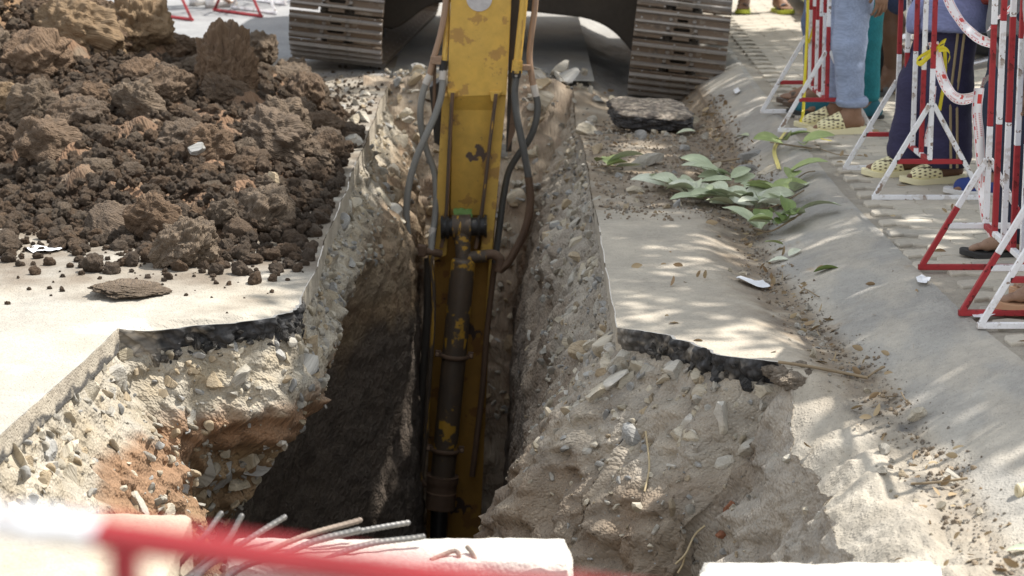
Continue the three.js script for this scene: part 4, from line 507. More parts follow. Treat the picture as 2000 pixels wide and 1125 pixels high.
  sub(Asec([[836, 180], [862, 165], [866, 300], [846, 290]], -0.45, -0.2), MX.grease, 'side_plate');
  // white disc at the top of the arm
  { const c = A(936, -3, 0); const g = cylBetween(V(c.x, c.y, 0.0), V(c.x, c.y, 0.004), 0.068, 0.068, 30); sub(g, std({ color: rgb(0.75, 0.72, 0.72), map: dustMap, roughness: 0.8 }), 'paint_disc'); }
  // boom above the picture
  const boomPts = [V(-0.05, 1.15, -16.9), V(-0.02, 2.6, -15.9), V(0.0, 3.5, -15.0), V(-0.02, 3.4, -14.2), V(-0.1, 2.7, -13.25)]; const bm = new THREE.CatmullRomCurve3(boomPts), bg = new THREE.TubeGeometry(bm, 40, 0.28, 4, false);
  const boom = new THREE.Mesh(boxUV(bg), MX.yellow); boom.name = 'boom'; scene.add(boom); boom.updateMatrixWorld(true); digger.attach(shade(boom));
  digger.attach(shade(arm));
}
// ---------------------------------------------------------------- pavement of interlocking blocks
{
  const base = gridGeo(40, 160, (i, j, p) => { const D = 4 * Math.pow(15, j / 159), x0 = xk(D) - 0.02, x = x0 + (32 - x0) * Math.pow(i / 39, 2.2); p.set(x, PAVE - 0.006 + 0.004 * fbm(x * 2, D * 2, 3, 3), -D); }, (i, j, p) => mixc([0.44, 0.395, 0.33], [0.53, 0.48, 0.405], clamp(0.5 + 1.5 * fbm(p.x * 4, p.z * 4, 4, 4))));
  const pave = struct(base, M.dust, 'pavement');
  const L = 0.225, W = 0.1125, a = 0.012, gap = 0.003, zig = x => { const t = (x / (L / 2)) % 1; return a * (t < 0.5 ? 4 * t - 1 : 3 - 4 * t); };
  const s = new THREE.Shape(); const n = 8; s.moveTo(gap, zig(0) + gap); for (let i = 1; i <= n; i++) s.lineTo(lerp(gap, L - gap, i / n), zig(L * i / n) + gap); s.lineTo(L - gap - 0.008, W / 2); for (let i = n; i >= 0; i--) s.lineTo(lerp(gap, L - gap, i / n), zig(L * i / n) + W - gap); s.lineTo(gap - 0.008, W / 2); s.closePath();
  const pg = new THREE.ExtrudeGeometry(s, { depth: 0.035, bevelEnabled: true, bevelSize: 0.0035, bevelThickness: 0.005, bevelSegments: 1 }); pg.rotateX(-Math.PI / 2); pg.translate(-L / 2, -0.0385, W / 2); const paver = boxUV(pg);
  const mats = [[0.60, 0.55, 0.47], [0.55, 0.505, 0.435], [0.64, 0.585, 0.50], [0.51, 0.475, 0.42]].map(c => std({ color: rgb(...c), map: dustMap, bumpMap: dustBump, bumpScale: 0.004 }));
  const r = rng(4242), all = []; for (let row = 0; row < 150; row++) { const D = 6.4 + row * W; for (let c = 0; c < 16; c++) { const x = 1.3 + (c + (row % 2) * 0.5) * L; if (x - L / 2 < xk(D) + 0.02 || x / D > 0.223) continue; all.push([x, D]); } }
  all.sort((p, q) => p[1] - q[1]); const rest = [];
  all.forEach(([x, D], k) => { const y = PAVE + 0.004 + 0.004 * r() + 0.003 * fbm(x * 2, D * 2, 5, 2), tx = (r() - 0.5) * 0.02, tz = (r() - 0.5) * 0.02; if (k < 300) { const m = new THREE.Mesh(paver, mats[Math.floor(r() * 4)]); m.position.set(x, y, -D); m.rotation.set(tx, 0, tz); part(pave, m, null, 'paver'); } else { const g = paver.clone(); g.rotateX(tx); g.rotateZ(tz); g.translate(x, y, -D); rest.push(g); } });
  if (rest.length) { const m = part(pave, mergeGeometries(rest), mats[1], 'pavers'); m.userData.kind = 'stuff'; }
}
// planting bed with kerb at the back right
{ const p = G(1705, 42, PAVE), g = group('planting_bed', 'small grass bed behind a grey kerb at the back of the pavement', 'planting bed', [p.x, PAVE, p.z]); part(g, boxUV(rbox(3.4, 0.18, 0.16, 0.02, 1.2, 0.09, 0)), M.concrete, 'kerb'); const gd = new THREE.PlaneGeometry(3.4, 2.4); gd.rotateX(-Math.PI / 2); gd.translate(1.2, 0.13, -1.28); part(g, gd, std({ color: rgb(0.10, 0.10, 0.04), roughness: 1 }), 'soil');
  const bl = new THREE.BufferGeometry(); bl.setAttribute('position', new THREE.Float32BufferAttribute([-0.006, 0, 0, 0.006, 0, 0, 0.004, 0.12, 0.03], 3)); bl.computeVertexNormals(); const im = new THREE.InstancedMesh(bl, std({ color: rgb(0.16, 0.27, 0.05), roughness: 0.7, side: THREE.DoubleSide }), 9000), q = new THREE.Object3D(), r = rng(9); for (let i = 0; i < 9000; i++) { q.position.set(lerp(-0.45, 2.85, r()), 0.12, -0.1 - 2.2 * r() * r()); q.rotation.set((r() - 0.5) * 0.7, r() * 6.28, (r() - 0.5) * 0.7); q.scale.setScalar(0.6 + 0.8 * r()); q.updateMatrix(); im.setMatrixAt(i, q.matrix); } im.userData.kind = 'stuff'; part(g, im, null, 'grass'); }

// ---------------------------------------------------------------- street trees that shade the pavement (they stand outside the picture)
{
  const leaf = (() => { const g = new THREE.BufferGeometry(), P = [[0, 0, 0], [0.03, 0.008, 0.035], [0.026, 0.006, 0.09], [0, 0, 0.13], [-0.026, 0.006, 0.09], [-0.03, 0.008, 0.035]]; const f = [0, 1, 2, 0, 2, 3, 0, 3, 4, 0, 4, 5]; g.setAttribute('position', new THREE.Float32BufferAttribute(P.flat(), 3)); g.setIndex(f); g.computeVertexNormals(); return g; })();
  const lm = std({ color: rgb(0.09, 0.15, 0.035), roughness: 0.7, side: THREE.DoubleSide }), bark = std({ color: rgb(0.20, 0.155, 0.115), map: soilMap, bumpMap: soilBump, bumpScale: 0.02 });
  const tree = (x, D, c, R, n, seed, label, shadeBough) => { const r = rng(seed), g = group('street_tree', label, 'tree', [x, PAVE, -D]); const top_ = V(c[0] - x, c[1] - PAVE - 0.6, -(c[2] - D)); part(g, tube([V(0, -0.1, 0), V(0.05, 1.4, 0.03), V(top_.x * 0.25, 2.8, top_.z * 0.25), V(top_.x * 0.7, top_.y, top_.z * 0.7)], 0.16, 12, 40), bark, 'trunk');
    for (let k = 0; k < 9; k++) { const e = V(c[0] - x + R[0] * (r() * 1.7 - 0.85), c[1] + R[1] * (r() * 1.2 - 0.5), -(c[2] - D) + R[2] * (r() * 1.7 - 0.85)), b = V(top_.x * 0.25 * (1 + r()), 2.6 + 0.9 * r(), top_.z * 0.25 * (1 + r())); part(g, tube([b, b.clone().lerp(e, 0.5).add(V(0, 0.3, 0)), e], 0.05, 7, 14), bark, 'limb'); }
    if (shadeBough) { const e = V(shadeBough.c[0] - x, shadeBough.c[1] - PAVE, -(shadeBough.c[2] - D)); for (const dz of [-1.1, -0.3, 0.5, 1.2]) { const f = e.clone().add(V(-0.1, 0, dz)); part(g, tube([V(top_.x * 0.3, 2.9, top_.z * 0.3), V(top_.x * 0.3, 2.9, top_.z * 0.3).lerp(f, 0.55).add(V(0, 0.5, 0)), f], 0.045, 7, 16), bark, 'limb'); } }  // limbs for the added leaf mass that shades the trench
    const N0 = n; n += shadeBough ? shadeBough.n : 0; const im = new THREE.InstancedMesh(leaf, lm, n), q = new THREE.Object3D(); let k = 0; while (k < n) { const u = V(r() * 2 - 1, r() * 2 - 1, r() * 2 - 1); if (u.length() > 1) continue; const E = k >= N0 ? shadeBough : { c, R }, C = V(E.c[0] - x + u.x * E.R[0], E.c[1] - PAVE + u.y * E.R[1], -(E.c[2] - D) + u.z * E.R[2]), m = 14 + Math.floor(r() * 40), sp = 0.16 + 0.22 * r(); for (let i = 0; i < m && k < n; i++) { q.position.set(C.x + sp * (r() + r() + r() - 1.5) * 1.2, C.y + sp * (r() + r() + r() - 1.5) * 0.7, C.z + sp * (r() + r() + r() - 1.5) * 1.2); q.rotation.set((r() - 0.5) * 1.4, r() * 6.28, (r() - 0.5) * 1.4); q.scale.setScalar(0.75 + 0.6 * r()); q.updateMatrix(); im.setMatrixAt(k++, q.matrix); } } im.userData.kind = 'stuff'; part(g, im, null, 'crown'); };
  tree(5.4, 9.6, [5.0, 5.6, 11.9], [2.35, 1.3, 2.2], 7600, 31, 'leafy street tree beside the pavement barricades, nearest the trench, with an added bough shading it', { c: [2.93, 5.2, 12.0], R: [0.52, 0.34, 2.1], n: 14000 });  // extra leaf mass is added, unseen, shaped to keep sun off the trench wall
  tree(6.2, 7.2, [5.75, 5.2, 9.3], [1.35, 1.0, 1.5], 9500, 33, 'leafy street tree at the near end of the pavement');
  tree(5.9, 16.4, [5.2, 5.9, 16.6], [2.5, 1.4, 2.9], 10500, 32, 'leafy street tree beyond the parked motorbike');
}
// ---------------------------------------------------------------- steel crowd barricades
const chipMap = tex(512, (u, v) => { const n = pfbm(u, v, 16, 501, 5, 0.65), m = pfbm(u, v, 5, 502, 4), f = pnoise(u, v, 180, 503); let k = 0.80 + 0.18 * m; let c = [k, k, k * 0.99]; c = mixc(c, [0.30, 0.22, 0.17], sstep(0.675, 0.70, n)); c = mixc(c, [0.55, 0.5, 0.44], sstep(0.56, 0.66, pfbm(u, v, 8, 505, 5)) * 0.6); if (f > 0.95) c = mulc(c, 0.6); return c; });
const paintBumpS = rep(dustBump, 3), steelMat = std({ vertexColors: true, map: rep(chipMap, 2.5), roughness: 0.55, bumpMap: paintBumpS, bumpScale: 0.001 });
const RED = [0.42, 0.028, 0.035], WHT = [0.95, 0.95, 0.98];
function bar(a, b, r, segs) { const d = b.clone().sub(a), L = d.length(), q = new THREE.Quaternion().setFromUnitVectors(V(0, 1, 0), d.clone().normalize()), list = []; for (const [t0, t1, c] of segs) { const g = rbox(r * 2, L * (t1 - t0), r * 2, r * 0.25, 0, L * (t0 + t1) / 2, 0, 1); paint(g, c); g.applyQuaternion(q); g.translate(a.x, a.y, a.z); list.push(g); } return boxUV(merge(list)); }
function barricade(label, c0, c1, o = {}) {
  const hv = o.hv || V(0.25, 0, 0), H = o.H || 1.12, r = 0.0105, g = group('barricade', label, 'barricade', [c0.x, c0.y, c0.z], o.group), c = p => p.clone().sub(c0);
  const d = c(c1), n = o.n || 6, put = (a, b, segs, nm, rr = r) => part(g, bar(a, b, rr, segs), steelMat, nm);
  [[V(0, 0, 0), o.f0 || {}], [d, o.f1 || {}]].forEach(([p, f]) => { const base = f.base || WHT, leg = f.leg || [[0, 1, WHT]], br = f.brace || RED, up = V(0, 0.013, 0);
    put(p.clone().sub(hv).add(up), p.clone().add(hv).add(up), [[0, 1, base]], 'base_bar'); for (const s of [-1, 1]) put(p.clone().addScaledVector(hv, s * 0.94).add(V(0, 0.02, 0)), p.clone().add(V(0, 0.425, 0)).addScaledVector(hv, s * 0.03), leg, 'leg'); put(p.clone().addScaledVector(hv, -0.59).add(V(0, 0.172, 0.0)), p.clone().addScaledVector(hv, 0.59).add(V(0, 0.172, 0)), [[0, 1, br]], 'brace'); });
  const B = 0.172; for (let k = 0; k <= n; k++) { const t = k / n, x = d.clone().multiplyScalar(t), fl = (k + (o.flip || 0)) % 2, A = fl ? RED : WHT, Z = fl ? WHT : RED, h1 = (o.h1 || 0.58) + 0.03 * ((k * 7) % 3 - 1), L = H - B, t1 = (h1 - B) / L, t2 = (h1 + 0.38 - B) / L; put(x.clone().add(V(0, B, 0)), x.clone().add(V(0, H, 0)), [[0, t1, A], [t1, Math.min(1, t2), Z], [Math.min(0.999, t2), 1, A]], 'vertical_bar'); }
  const segs = []; for (let k = 0; k < 5; k++) segs.push([k / 5, (k + 1) / 5, k % 2 ? WHT : RED]); put(V(0, B, 0), d.clone().add(V(0, B, 0)), segs, 'bottom_rail'); put(V(0, H, 0), d.clone().add(V(0, H, 0)), segs, 'top_rail');
  return g;
}
const PV = (px, py) => G(px, py, PAVE + 0.004);
const BG = 'red and white barricades along the pavement';
barricade('red and white barricade by the person in light jeans, farthest along the pavement', PV(1573, 222), PV(1613, 259), { group: BG, flip: 1 });
const bB = [PV(1749, 333), PV(1813, 391)], bC = [PV(1922, 528), PV(2012, 618)];
barricade('red and white barricade before the striped track pants, yellow ribbon on its post', bB[0], bB[1], { group: BG, n: 4 });
barricade('red and white barricade with red base bars, tape knotted to its post', bC[0], bC[1], { group: BG, n: 5, flip: 0, f0: { base: RED, brace: WHT, leg: [[0, 0.55, RED], [0.55, 1, WHT]] }, f1: { base: RED, brace: WHT, leg: [[0, 0.5, RED], [0.5, 1, WHT]] } });
barricade('red and white barricade nearest the camera at the right picture edge', PV(2052, 643), PV(2052, 643).add(V(0.07, 0, 0.95)), { group: BG, flip: 1 });
{ const road = (a, b) => { const p = G(...a), q = G(...b); return [p.clone().add(q).multiplyScalar(0.5), q.clone().sub(p).multiplyScalar(0.5)]; }; const solid = { base: RED, leg: [[0, 1, RED]], brace: RED }, sw = { base: WHT, leg: [[0, 1, WHT]], brace: WHT };
  const B2 = 'barricades on the far side of the road'; let [c, h] = road([275, 28], [377, 42]); barricade('red footed barricade across the road behind the heap', c, c.clone().add(V(-0.35, 0, -1)), { hv: h, f0: solid, f1: sw, group: B2 });
  [c, h] = road([417, 22], [512, 35]); barricade('red footed barricade across the road before the white shoes', c, c.clone().add(V(0.1, 0, -1)), { hv: h, f0: solid, f1: sw, group: B2 });
  [c, h] = road([452, 17], [541, 29]); barricade('white footed barricade across the road beside the left crawler track', c, c.clone().add(V(0.45, 0, -0.9)), { hv: h, f0: sw, f1: sw, group: B2, flip: 1 }); }

// foreground barricade whose top rail crosses the picture, far out of focus
{ const H = 1.62, d0 = G(-260, 980, H), d1 = G(1420, 1212, H), g = group('barricade', 'blurred white and red barricade top rail across the foreground', 'barricade', [d0.x, 0, d0.z]); const dir = d1.clone().sub(d0), L = dir.length(), R = 0.0062; const tW = G(245, 1014, H).sub(d0).dot(dir) / (L * L);
  part(g, bar(V(0, H, 0), V(dir.x, H, dir.z), R, [[0, tW, WHT], [tW, 1, RED]]), steelMat, 'top_rail');
  const tp = G(296, 1020, H).sub(d0).dot(dir) / (L * L); for (const [t, c] of [[tp, RED], [tp + 0.78, WHT], [0.02, WHT]]) part(g, bar(V(dir.x * t, 0.02, dir.z * t), V(dir.x * t, H - R, dir.z * t), 0.0068, [[0, 0.4, WHT], [0.4, 1, c]]), steelMat, 'post');
  for (const t of [0.02, tp + 0.78]) part(g, bar(V(dir.x * t, 0.014, dir.z * t - 0.25), V(dir.x * t, 0.014, dir.z * t + 0.25), 0.012, [[0, 1, RED]]), steelMat, 'base_bar');
  part(g, bar(V(0, 0.2, 0), V(dir.x, 0.2, dir.z), 0.012, [[0, 1, WHT]]), steelMat, 'bottom_rail'); }

// ---------------------------------------------------------------- broken concrete and bars in the foreground
function roughBox(x0, x1, y0, y1, D0, D1, amp, seed) { const g = new THREE.BoxGeometry(x1 - x0, y1 - y0, D1 - D0, Math.ceil((x1 - x0) / 0.016), Math.ceil(Math.min(y1 - y0, 0.5) / 0.02), Math.ceil((D1 - D0) / 0.016)); g.translate((x0 + x1) / 2, (y0 + y1) / 2, -(D0 + D1) / 2); const P = g.attributes.position, N = g.attributes.normal; const cx = (x0 + x1) / 2, cy = (y0 + y1) / 2, cz = -(D0 + D1) / 2; for (let i = 0; i < P.count; i++) { let x = P.getX(i), y = P.getY(i), z = P.getZ(i); const e = [Math.min(x - x0, x1 - x), y1 - y, Math.min(-z - D0, D1 + z)].sort((a, b) => a - b); const chip = Math.max(0, 0.018 - e[0] - e[1]) * (0.9 + 2.2 * fbm(x * 9 + seed, y * 9, z * 9, 3)); const d = amp * (fbm(x * 6 + seed, y * 6, z * 6, 4) + 0.6 * fbm(x * 26, y * 26 + seed, z * 26, 3)); x += (x < cx ? chip : -chip) * (e[0] === Math.min(P.getX(i) - x0, x1 - P.getX(i)) ? 1 : 0.3) + d * 0.7; y += -chip + d; z += (z < cz ? chip : -chip) * 0.5 + d * 0.5 * Math.sin(x * 31); P.setXYZ(i, x, y, z); } g.computeVertexNormals(); return boxUV(g); }
const concW = std({ color: rgb(0.74, 0.71, 0.66), map: dustMap, bumpMap: rep(soilBump, 1.2), bumpScale: 0.008, roughness: 0.9 }), concS = std({ color: rgb(0.66, 0.585, 0.46), map: dustMap, bumpMap: soilBump, bumpScale: 0.006, roughness: 0.95 });
thing(roughBox(-3.2, -0.862, -1.2, 0.0, 4.9, 6.30, 0.012, 3), concS, 'concrete_block', 'sandy beige concrete block at the lower left under the blurred rail', 'concrete block');
thing(roughBox(-0.735, 0.145, -1.3, 0.0, 5.86, 6.10, 0.010, 7), concW, 'concrete_beam', 'white concrete beam lying across the trench in the foreground', 'concrete beam');
thing(roughBox(0.458, 1.06, -1.2, -0.005, 5.3, 5.92, 0.012, 11), concW, 'concrete_slab', 'pale concrete slab end at the lower edge right of the beam', 'concrete slab');
{ const steel = std({ color: rgb(0.27, 0.265, 0.26), map: rockMap, roughness: 0.5, metalness: 0.5 }), rusty = std({ color: rgb(0.42, 0.34, 0.28), map: rockMap, roughness: 0.7, metalness: 0.2 });
  const rebar = (pts, rad, m, label) => { const cv = new THREE.CatmullRomCurve3(pts), L = cv.getLength(), seg = Math.ceil(L / 0.0035), g = new THREE.TubeGeometry(cv, seg, rad, 8, false), P = g.attributes.position, N = g.attributes.normal; for (let i = 0; i < P.count; i++) { const ring = Math.floor(i / 9), k = (ring + Math.floor((i % 9) / 3)) % 4 === 0 ? 0.0009 : 0; P.setXYZ(i, P.getX(i) + N.getX(i) * k, P.getY(i) + N.getY(i) * k, P.getZ(i) + N.getZ(i) * k); } g.computeVertexNormals(); const e = pts[pts.length - 1]; const cap = new THREE.SphereGeometry(rad, 8, 6); cap.translate(e.x, e.y, e.z); thing(merge([g, cap]), m, 'rebar', label, 'rebar', 'ribbed bars sticking out of the concrete'); };
  const S = (h, D) => V(-0.90, h, -D);
  rebar([S(-0.10, 6.05), PD(395, 1052, 6.05), PD(432, 1003, 6.1)], 0.0072, steel, 'leftmost steel bar, steep, against the dark pit wall'); rebar([S(-0.12, 5.95), PD(440, 1060, 5.98), PD(472, 1008, 6.02)], 0.0072, steel, 'second steel bar from the left, steep and strongly ribbed'); rebar([S(-0.1, 5.9), PD(480, 1056, 6.0), PD(556, 1010, 6.06)], 0.0072, steel, 'third steel bar from the left, slanting against the dark pit');
  rebar([S(-0.13, 5.85), PD(560, 1060, 5.98), PD(703, 1016, 6.05)], 0.0072, rusty, 'long brownish bar rising above the white beam'); rebar([S(-0.16, 5.8), PD(590, 1066, 5.95), PD(700, 1035, 6.0)], 0.008, steel, 'grey bar just below the long brownish bar'); rebar([PD(620, 1056, 5.99), PD(690, 1040, 6.02), PD(797, 1021, 6.08)], 0.0072, steel, 'bright ribbed bar reaching farthest above the beam'); rebar([S(-0.2, 5.75), PD(680, 1074, 5.94), PD(826, 1048, 6.0)], 0.0075, steel, 'dark thin bar lying over the beam top'); rebar([PD(842, 1094, 5.90), PD(866, 1083, 5.92), PD(890, 1076, 5.93), PD(896, 1083, 5.92), PD(896, 1090, 5.92)], 0.006, rusty, 'short hooked bar end standing on the beam'); rebar([PD(912, 1068, 5.95), PD(921, 1078, 5.93), PD(931, 1098, 5.9)], 0.006, rusty, 'short bent bar right of the hooked one'); rebar([S(-0.3, 5.7), PD(385, 1128, 5.8), PD(432, 1088, 5.88)], 0.009, steel, 'bar below the blurred rail close to the block end'); rebar([S(-0.3, 5.6), PD(450, 1124, 5.75), PD(545, 1086, 5.8)], 0.008, steel, 'bar below the blurred rail before the beam face'); }
// broken asphalt chunk in front of the right track
{ const g0 = new THREE.IcosahedronGeometry(1, 26); g0.deleteAttribute('uv'); g0.deleteAttribute('normal'); const g = mergeVertices(g0, 1e-4), P = g.attributes.position; for (let i = 0; i < P.count; i++) { let x = P.getX(i), y = P.getY(i), z = P.getZ(i); const k = Math.pow(Math.pow(Math.abs(x), 5) + Math.pow(Math.abs(y), 5) + Math.pow(Math.abs(z), 5), -0.2); x *= k; y *= k; z *= k; const d = 1 + 0.16 * fbm(x * 2, y * 2, z * 2, 4) + 0.08 * (0.5 - worley(x * 5, y * 5, z * 5)[0]); P.setXYZ(i, x * d * 0.225, y * d * 0.055, z * d * 0.24); } g.computeVertexNormals(); const q = boxUV(g); paintBy(q, (x, y, z) => { const t = sstep(0.025, 0.045, y + 0.02 * fbm(x * 20, 1, z * 20, 3)); return mixc([0.09, 0.085, 0.085], mixc([0.85, 0.72, 0.56], [0.4, 0.33, 0.27], clamp(0.5 + 2 * fbm(x * 14, y, z * 14, 3))), t); }); const p = G(1270, 236, -0.06); const m = new THREE.Mesh(q, M.tar); m.position.set(p.x, -0.02, p.z + 0.02); m.rotation.set(0.10, 0.12, -0.07); thing(m, null, 'asphalt_chunk', 'thick broken chunk of asphalt in front of the right crawler track', 'asphalt chunk'); }
{ // brick fragment, roots
  const bm = std({ color: rgb(0.36, 0.155, 0.085), map: soilMap, bumpMap: rockBump, bumpScale: 0.006 }); const p = V(), pick = (px, py) => { let best = null, bd = 1e9; const c = ray(px, py); for (let i = 0; i < ptsR.length; i += 2) for (let v = 0.15; v < 1.3; v += 0.03) { bankR.pos(i, v, p); const q = p.clone().project(camera); const d = Math.hypot((q.x + 1) * 1000 - px, (1 - q.y) * 562.5 - py); if (d < bd) { bd = d; best = p.clone(); } } return best; };
  const a = pick(1428, 1000); const m = new THREE.Mesh(stoneGeos[5], bm); m.scale.set(0.045, 0.13, 0.05); m.position.copy(a).add(V(0, 0, 0.0)); m.rotation.set(0.2, 0.4, -0.25); part(wallR, m, null, 'brick_fragment', 'orange brick fragment stuck in the earth'); const m2 = new THREE.Mesh(stoneGeos[7], bm); m2.scale.set(0.05, 0.06, 0.05); m2.position.copy(pick(1416, 1045)); part(wallR, m2, null, 'brick_fragment', 'orange brick fragment stuck in the earth');
  const rootM = std({ color: rgb(0.45, 0.36, 0.22), roughness: 0.9 }); const rt = (list) => { const q = list.map(([x, y]) => pick(x, y).add(V(0, 0, 0.035))); part(wallR, tube(q, 0.0035, 6), rootM, 'root'); }; rt([[1385, 1020], [1352, 1040], [1338, 1075], [1318, 1092]]); rt([[1338, 1075], [1330, 1100], [1322, 1120]]); rt([[1255, 840], [1262, 900], [1264, 950]]); }
// ---------------------------------------------------------------- leaves, twigs, paper
function leafGeo(L, W, bend, cup) { return gridGeo(7, 10, (i, j, p) => { const t = j / 9, s = (i / 6) * 2 - 1, w = W * Math.pow(Math.sin(Math.PI * Math.pow(t, 0.85)), 0.75); p.set(s * w, cup * s * s * w + bend * Math.sin(t * 2.2) * L + 0.003 * Math.sin(t * 28) * Math.abs(s), t * L); }, null, (i, j) => [i / 6, j / 9]); }
const leafMap = tex(256, (u, v) => { const rib = Math.abs(u - 0.5) < 0.02 ? 1.5 : 1, vein = Math.abs(((v * 9 - Math.abs(u - 0.5) * 6) % 1 + 1) % 1 - 0.5) < 0.06 ? 1.15 : 1; const k = (0.68 + 0.25 * pfbm(u, v, 8, 301, 4)) * rib * vein; return [k, k, k]; });
const leafMats = [[0.54, 0.61, 0.40], [0.66, 0.71, 0.52], [0.22, 0.31, 0.09], [0.40, 0.49, 0.19], [0.70, 0.73, 0.58]].map(c => new THREE.MeshPhysicalMaterial({ color: rgb(...c), map: leafMap, roughness: 0.55, side: THREE.DoubleSide, transmission: 0.0 }));
const leafGeos = [leafGeo(0.15, 0.036, 0.12, 0.35), leafGeo(0.13, 0.034, -0.06, 0.5), leafGeo(0.16, 0.04, 0.2, 0.25), leafGeo(0.12, 0.036, 0.05, 0.6)];
const twigM = std({ color: rgb(0.40, 0.31, 0.20), map: rockMap, roughness: 0.9 });
function twig(label, stem, leaves, seed, pal) { const r = rng(seed), b = stem[0], g = group('leafy_twig', label, 'twig', [b.x, b.y, b.z]), pts = stem.map(p => p.clone().sub(b)), cv = new THREE.CatmullRomCurve3(pts); part(g, new THREE.TubeGeometry(cv, 24, 0.004, 6, false), twigM, 'stem');
  for (let k = 0; k < leaves; k++) { const t = 0.08 + 0.92 * (k + r()) / leaves, p = cv.getPoint(clamp(t)), tan = cv.getTangent(clamp(t)); const m = new THREE.Mesh(leafGeos[Math.floor(r() * 4)], leafMats[pal[Math.floor(r() * pal.length)]]); const az = Math.atan2(tan.x, tan.z) + (k % 2 ? 1 : -1) * (0.5 + 0.8 * r()); m.rotation.set(0.06 - 0.28 * r(), az + (r() - 0.5) * 1.4, (r() - 0.5) * 1.0, 'YXZ'); const s = 0.85 + 0.45 * r(); m.scale.setScalar(s); m.position.copy(p).add(V(0.05 * (r() - 0.5), 0.004 + 0.03 * r(), 0.12 * (r() - 0.5))); part(g, m, null, 'leaf'); } }
const R_ = (px, py, dy = 0.02) => { let p = G(px, py, 0); for (let k = 0; k < 4; k++) { const x = p.x, D = -p.z; const h = x < xk(D) ? hRight(x, D) : PAVE; p = G(px, py, h + dy); } return p; };
twig('broken twig with many pale green leaves lying in the gutter', [R_(1490, 415), R_(1440, 402, 0.02), R_(1390, 390, 0.025), R_(1340, 378, 0.02), R_(1310, 372, 0.01)], 34, 1, [0, 1, 4, 1, 0]);
twig('pale leafed twig standing up behind the gutter leaves', [R_(1455, 375), R_(1415, 356, 0.03), R_(1372, 340, 0.03)], 12, 2, [0, 1, 0]);
twig('small twig with dark green leaves against the kerb', [R_(1530, 400), R_(1525, 378, 0.02), R_(1540, 352, 0.03)], 9, 3, [2, 3, 3]);
twig('pale twig across the gutter bottom with upturned leaves', [R_(1570, 372, 0.02), R_(1520, 400, 0.03), R_(1480, 408, 0.03), R_(1430, 408, 0.03)], 12, 4, [1, 4, 0]);
twig('drooping twig with grey green leaves below the kerb', [R_(1570, 412, 0.02), R_(1545, 430, 0.05), R_(1510, 450, 0.03), R_(1475, 448, 0.01)], 14, 5, [0, 2, 3, 0]);
twig('few green leaves on the kerb under the barricade foot', [R_(1505, 278), R_(1545, 284, 0.02), R_(1585, 290, 0.01)], 5, 6, [2, 3]);
twig('green sprig on the dirt at the far corner of the asphalt strip', [R_(1160, 328, 0.01), R_(1185, 324, 0.03), R_(1215, 326, 0.01)], 5, 7, [0, 3]);
function oneLeaf(px, py, s, yaw, mat, label, roll = 0.2) { const m = new THREE.Mesh(leafGeos[0], leafMats[mat]); m.position.copy(R_(px, py, 0.012)); m.rotation.set(-0.1, yaw, roll, 'YXZ'); m.scale.setScalar(s); thing(m, null, 'leaf', label, 'leaf'); }
oneLeaf(1588, 532, 0.68, 1.45, 2, 'single glossy green leaf lying on the smooth kerb', -0.5); oneLeaf(1500, 512, 0.6, 1.2, 4, 'pale withered leaf in the gutter above the paper strip'); oneLeaf(1540, 500, 0.55, 2.4, 4, 'curled pale leaf beside another in the gutter'); oneLeaf(1965, 1075, 0.5, 1.0, 1, 'pale leaf at the lower right picture edge'); oneLeaf(1530, 478, 0.6, -1.2, 3, 'olive leaf on the gutter floor'); oneLeaf(1320, 262, 0.75, 1.3, 1, 'faded leaf on the rubble by the asphalt chunk'); oneLeaf(1440, 268, 0.7, 0.6, 0, 'brownish leaf on the rubble near the kerb');
const paperM = std({ color: rgb(0.82, 0.83, 0.86), roughness: 0.8, side: THREE.DoubleSide });
function paper(list, label, hgt) { const P = list.map(([x, y]) => hgt !== undefined ? G(x, y, hgt) : R_(x, y, 0.008)); const c = P.reduce((a, p) => a.add(p), V()).multiplyScalar(1 / P.length); const g = new THREE.BufferGeometry(), f = []; const n = P.length; const sub = []; for (let i = 0; i < n; i++) for (let k = 0; k < 4; k++) sub.push(P[i].clone().lerp(P[(i + 1) % n], k / 4)); const m = sub.length; for (let i = 0; i < m; i++) { const a = sub[i], b = sub[(i + 1) % m], ma = a.clone().lerp(c, 0.5), mb = b.clone().lerp(c, 0.5); for (const q of [a, b, mb, a, mb, ma, ma, mb, c]) f.push(q.x, q.y + 0.014 * (0.6 + fbm(q.x * 18, q.z * 18, 2, 2)), q.z); } g.setAttribute('position', new THREE.Float32BufferAttribute(f, 3)); g.computeVertexNormals(); thing(boxUV(g), paperM, 'paper_scrap', label, 'paper'); }
paper([[1437, 546], [1450, 543], [1470, 551], [1490, 552], [1510, 563], [1490, 566], [1462, 557]], 'white torn paper strip lying across the gutter'); paper([[48, 488], [70, 484], [100, 484], [122, 489], [95, 495], [65, 494]], 'white scrap of paper on the road left of the clods', 0.002); paper([[1788, 545], [1800, 538], [1818, 546], [1810, 557], [1792, 556]], 'small crumpled white paper on the kerb edge'); paper([[1894, 612], [1915, 608], [1945, 617], [1930, 625], [1905, 624]], 'flat white paper under a red barricade bar'); paper([[1432, 178], [1440, 172], [1446, 180], [1436, 186]], 'white crumpled paper on the kerb by the right track');
function stick(pts, r, label, name = 'stick') { thing(tube(pts, r, 7), twigM, name, label, 'stick'); }
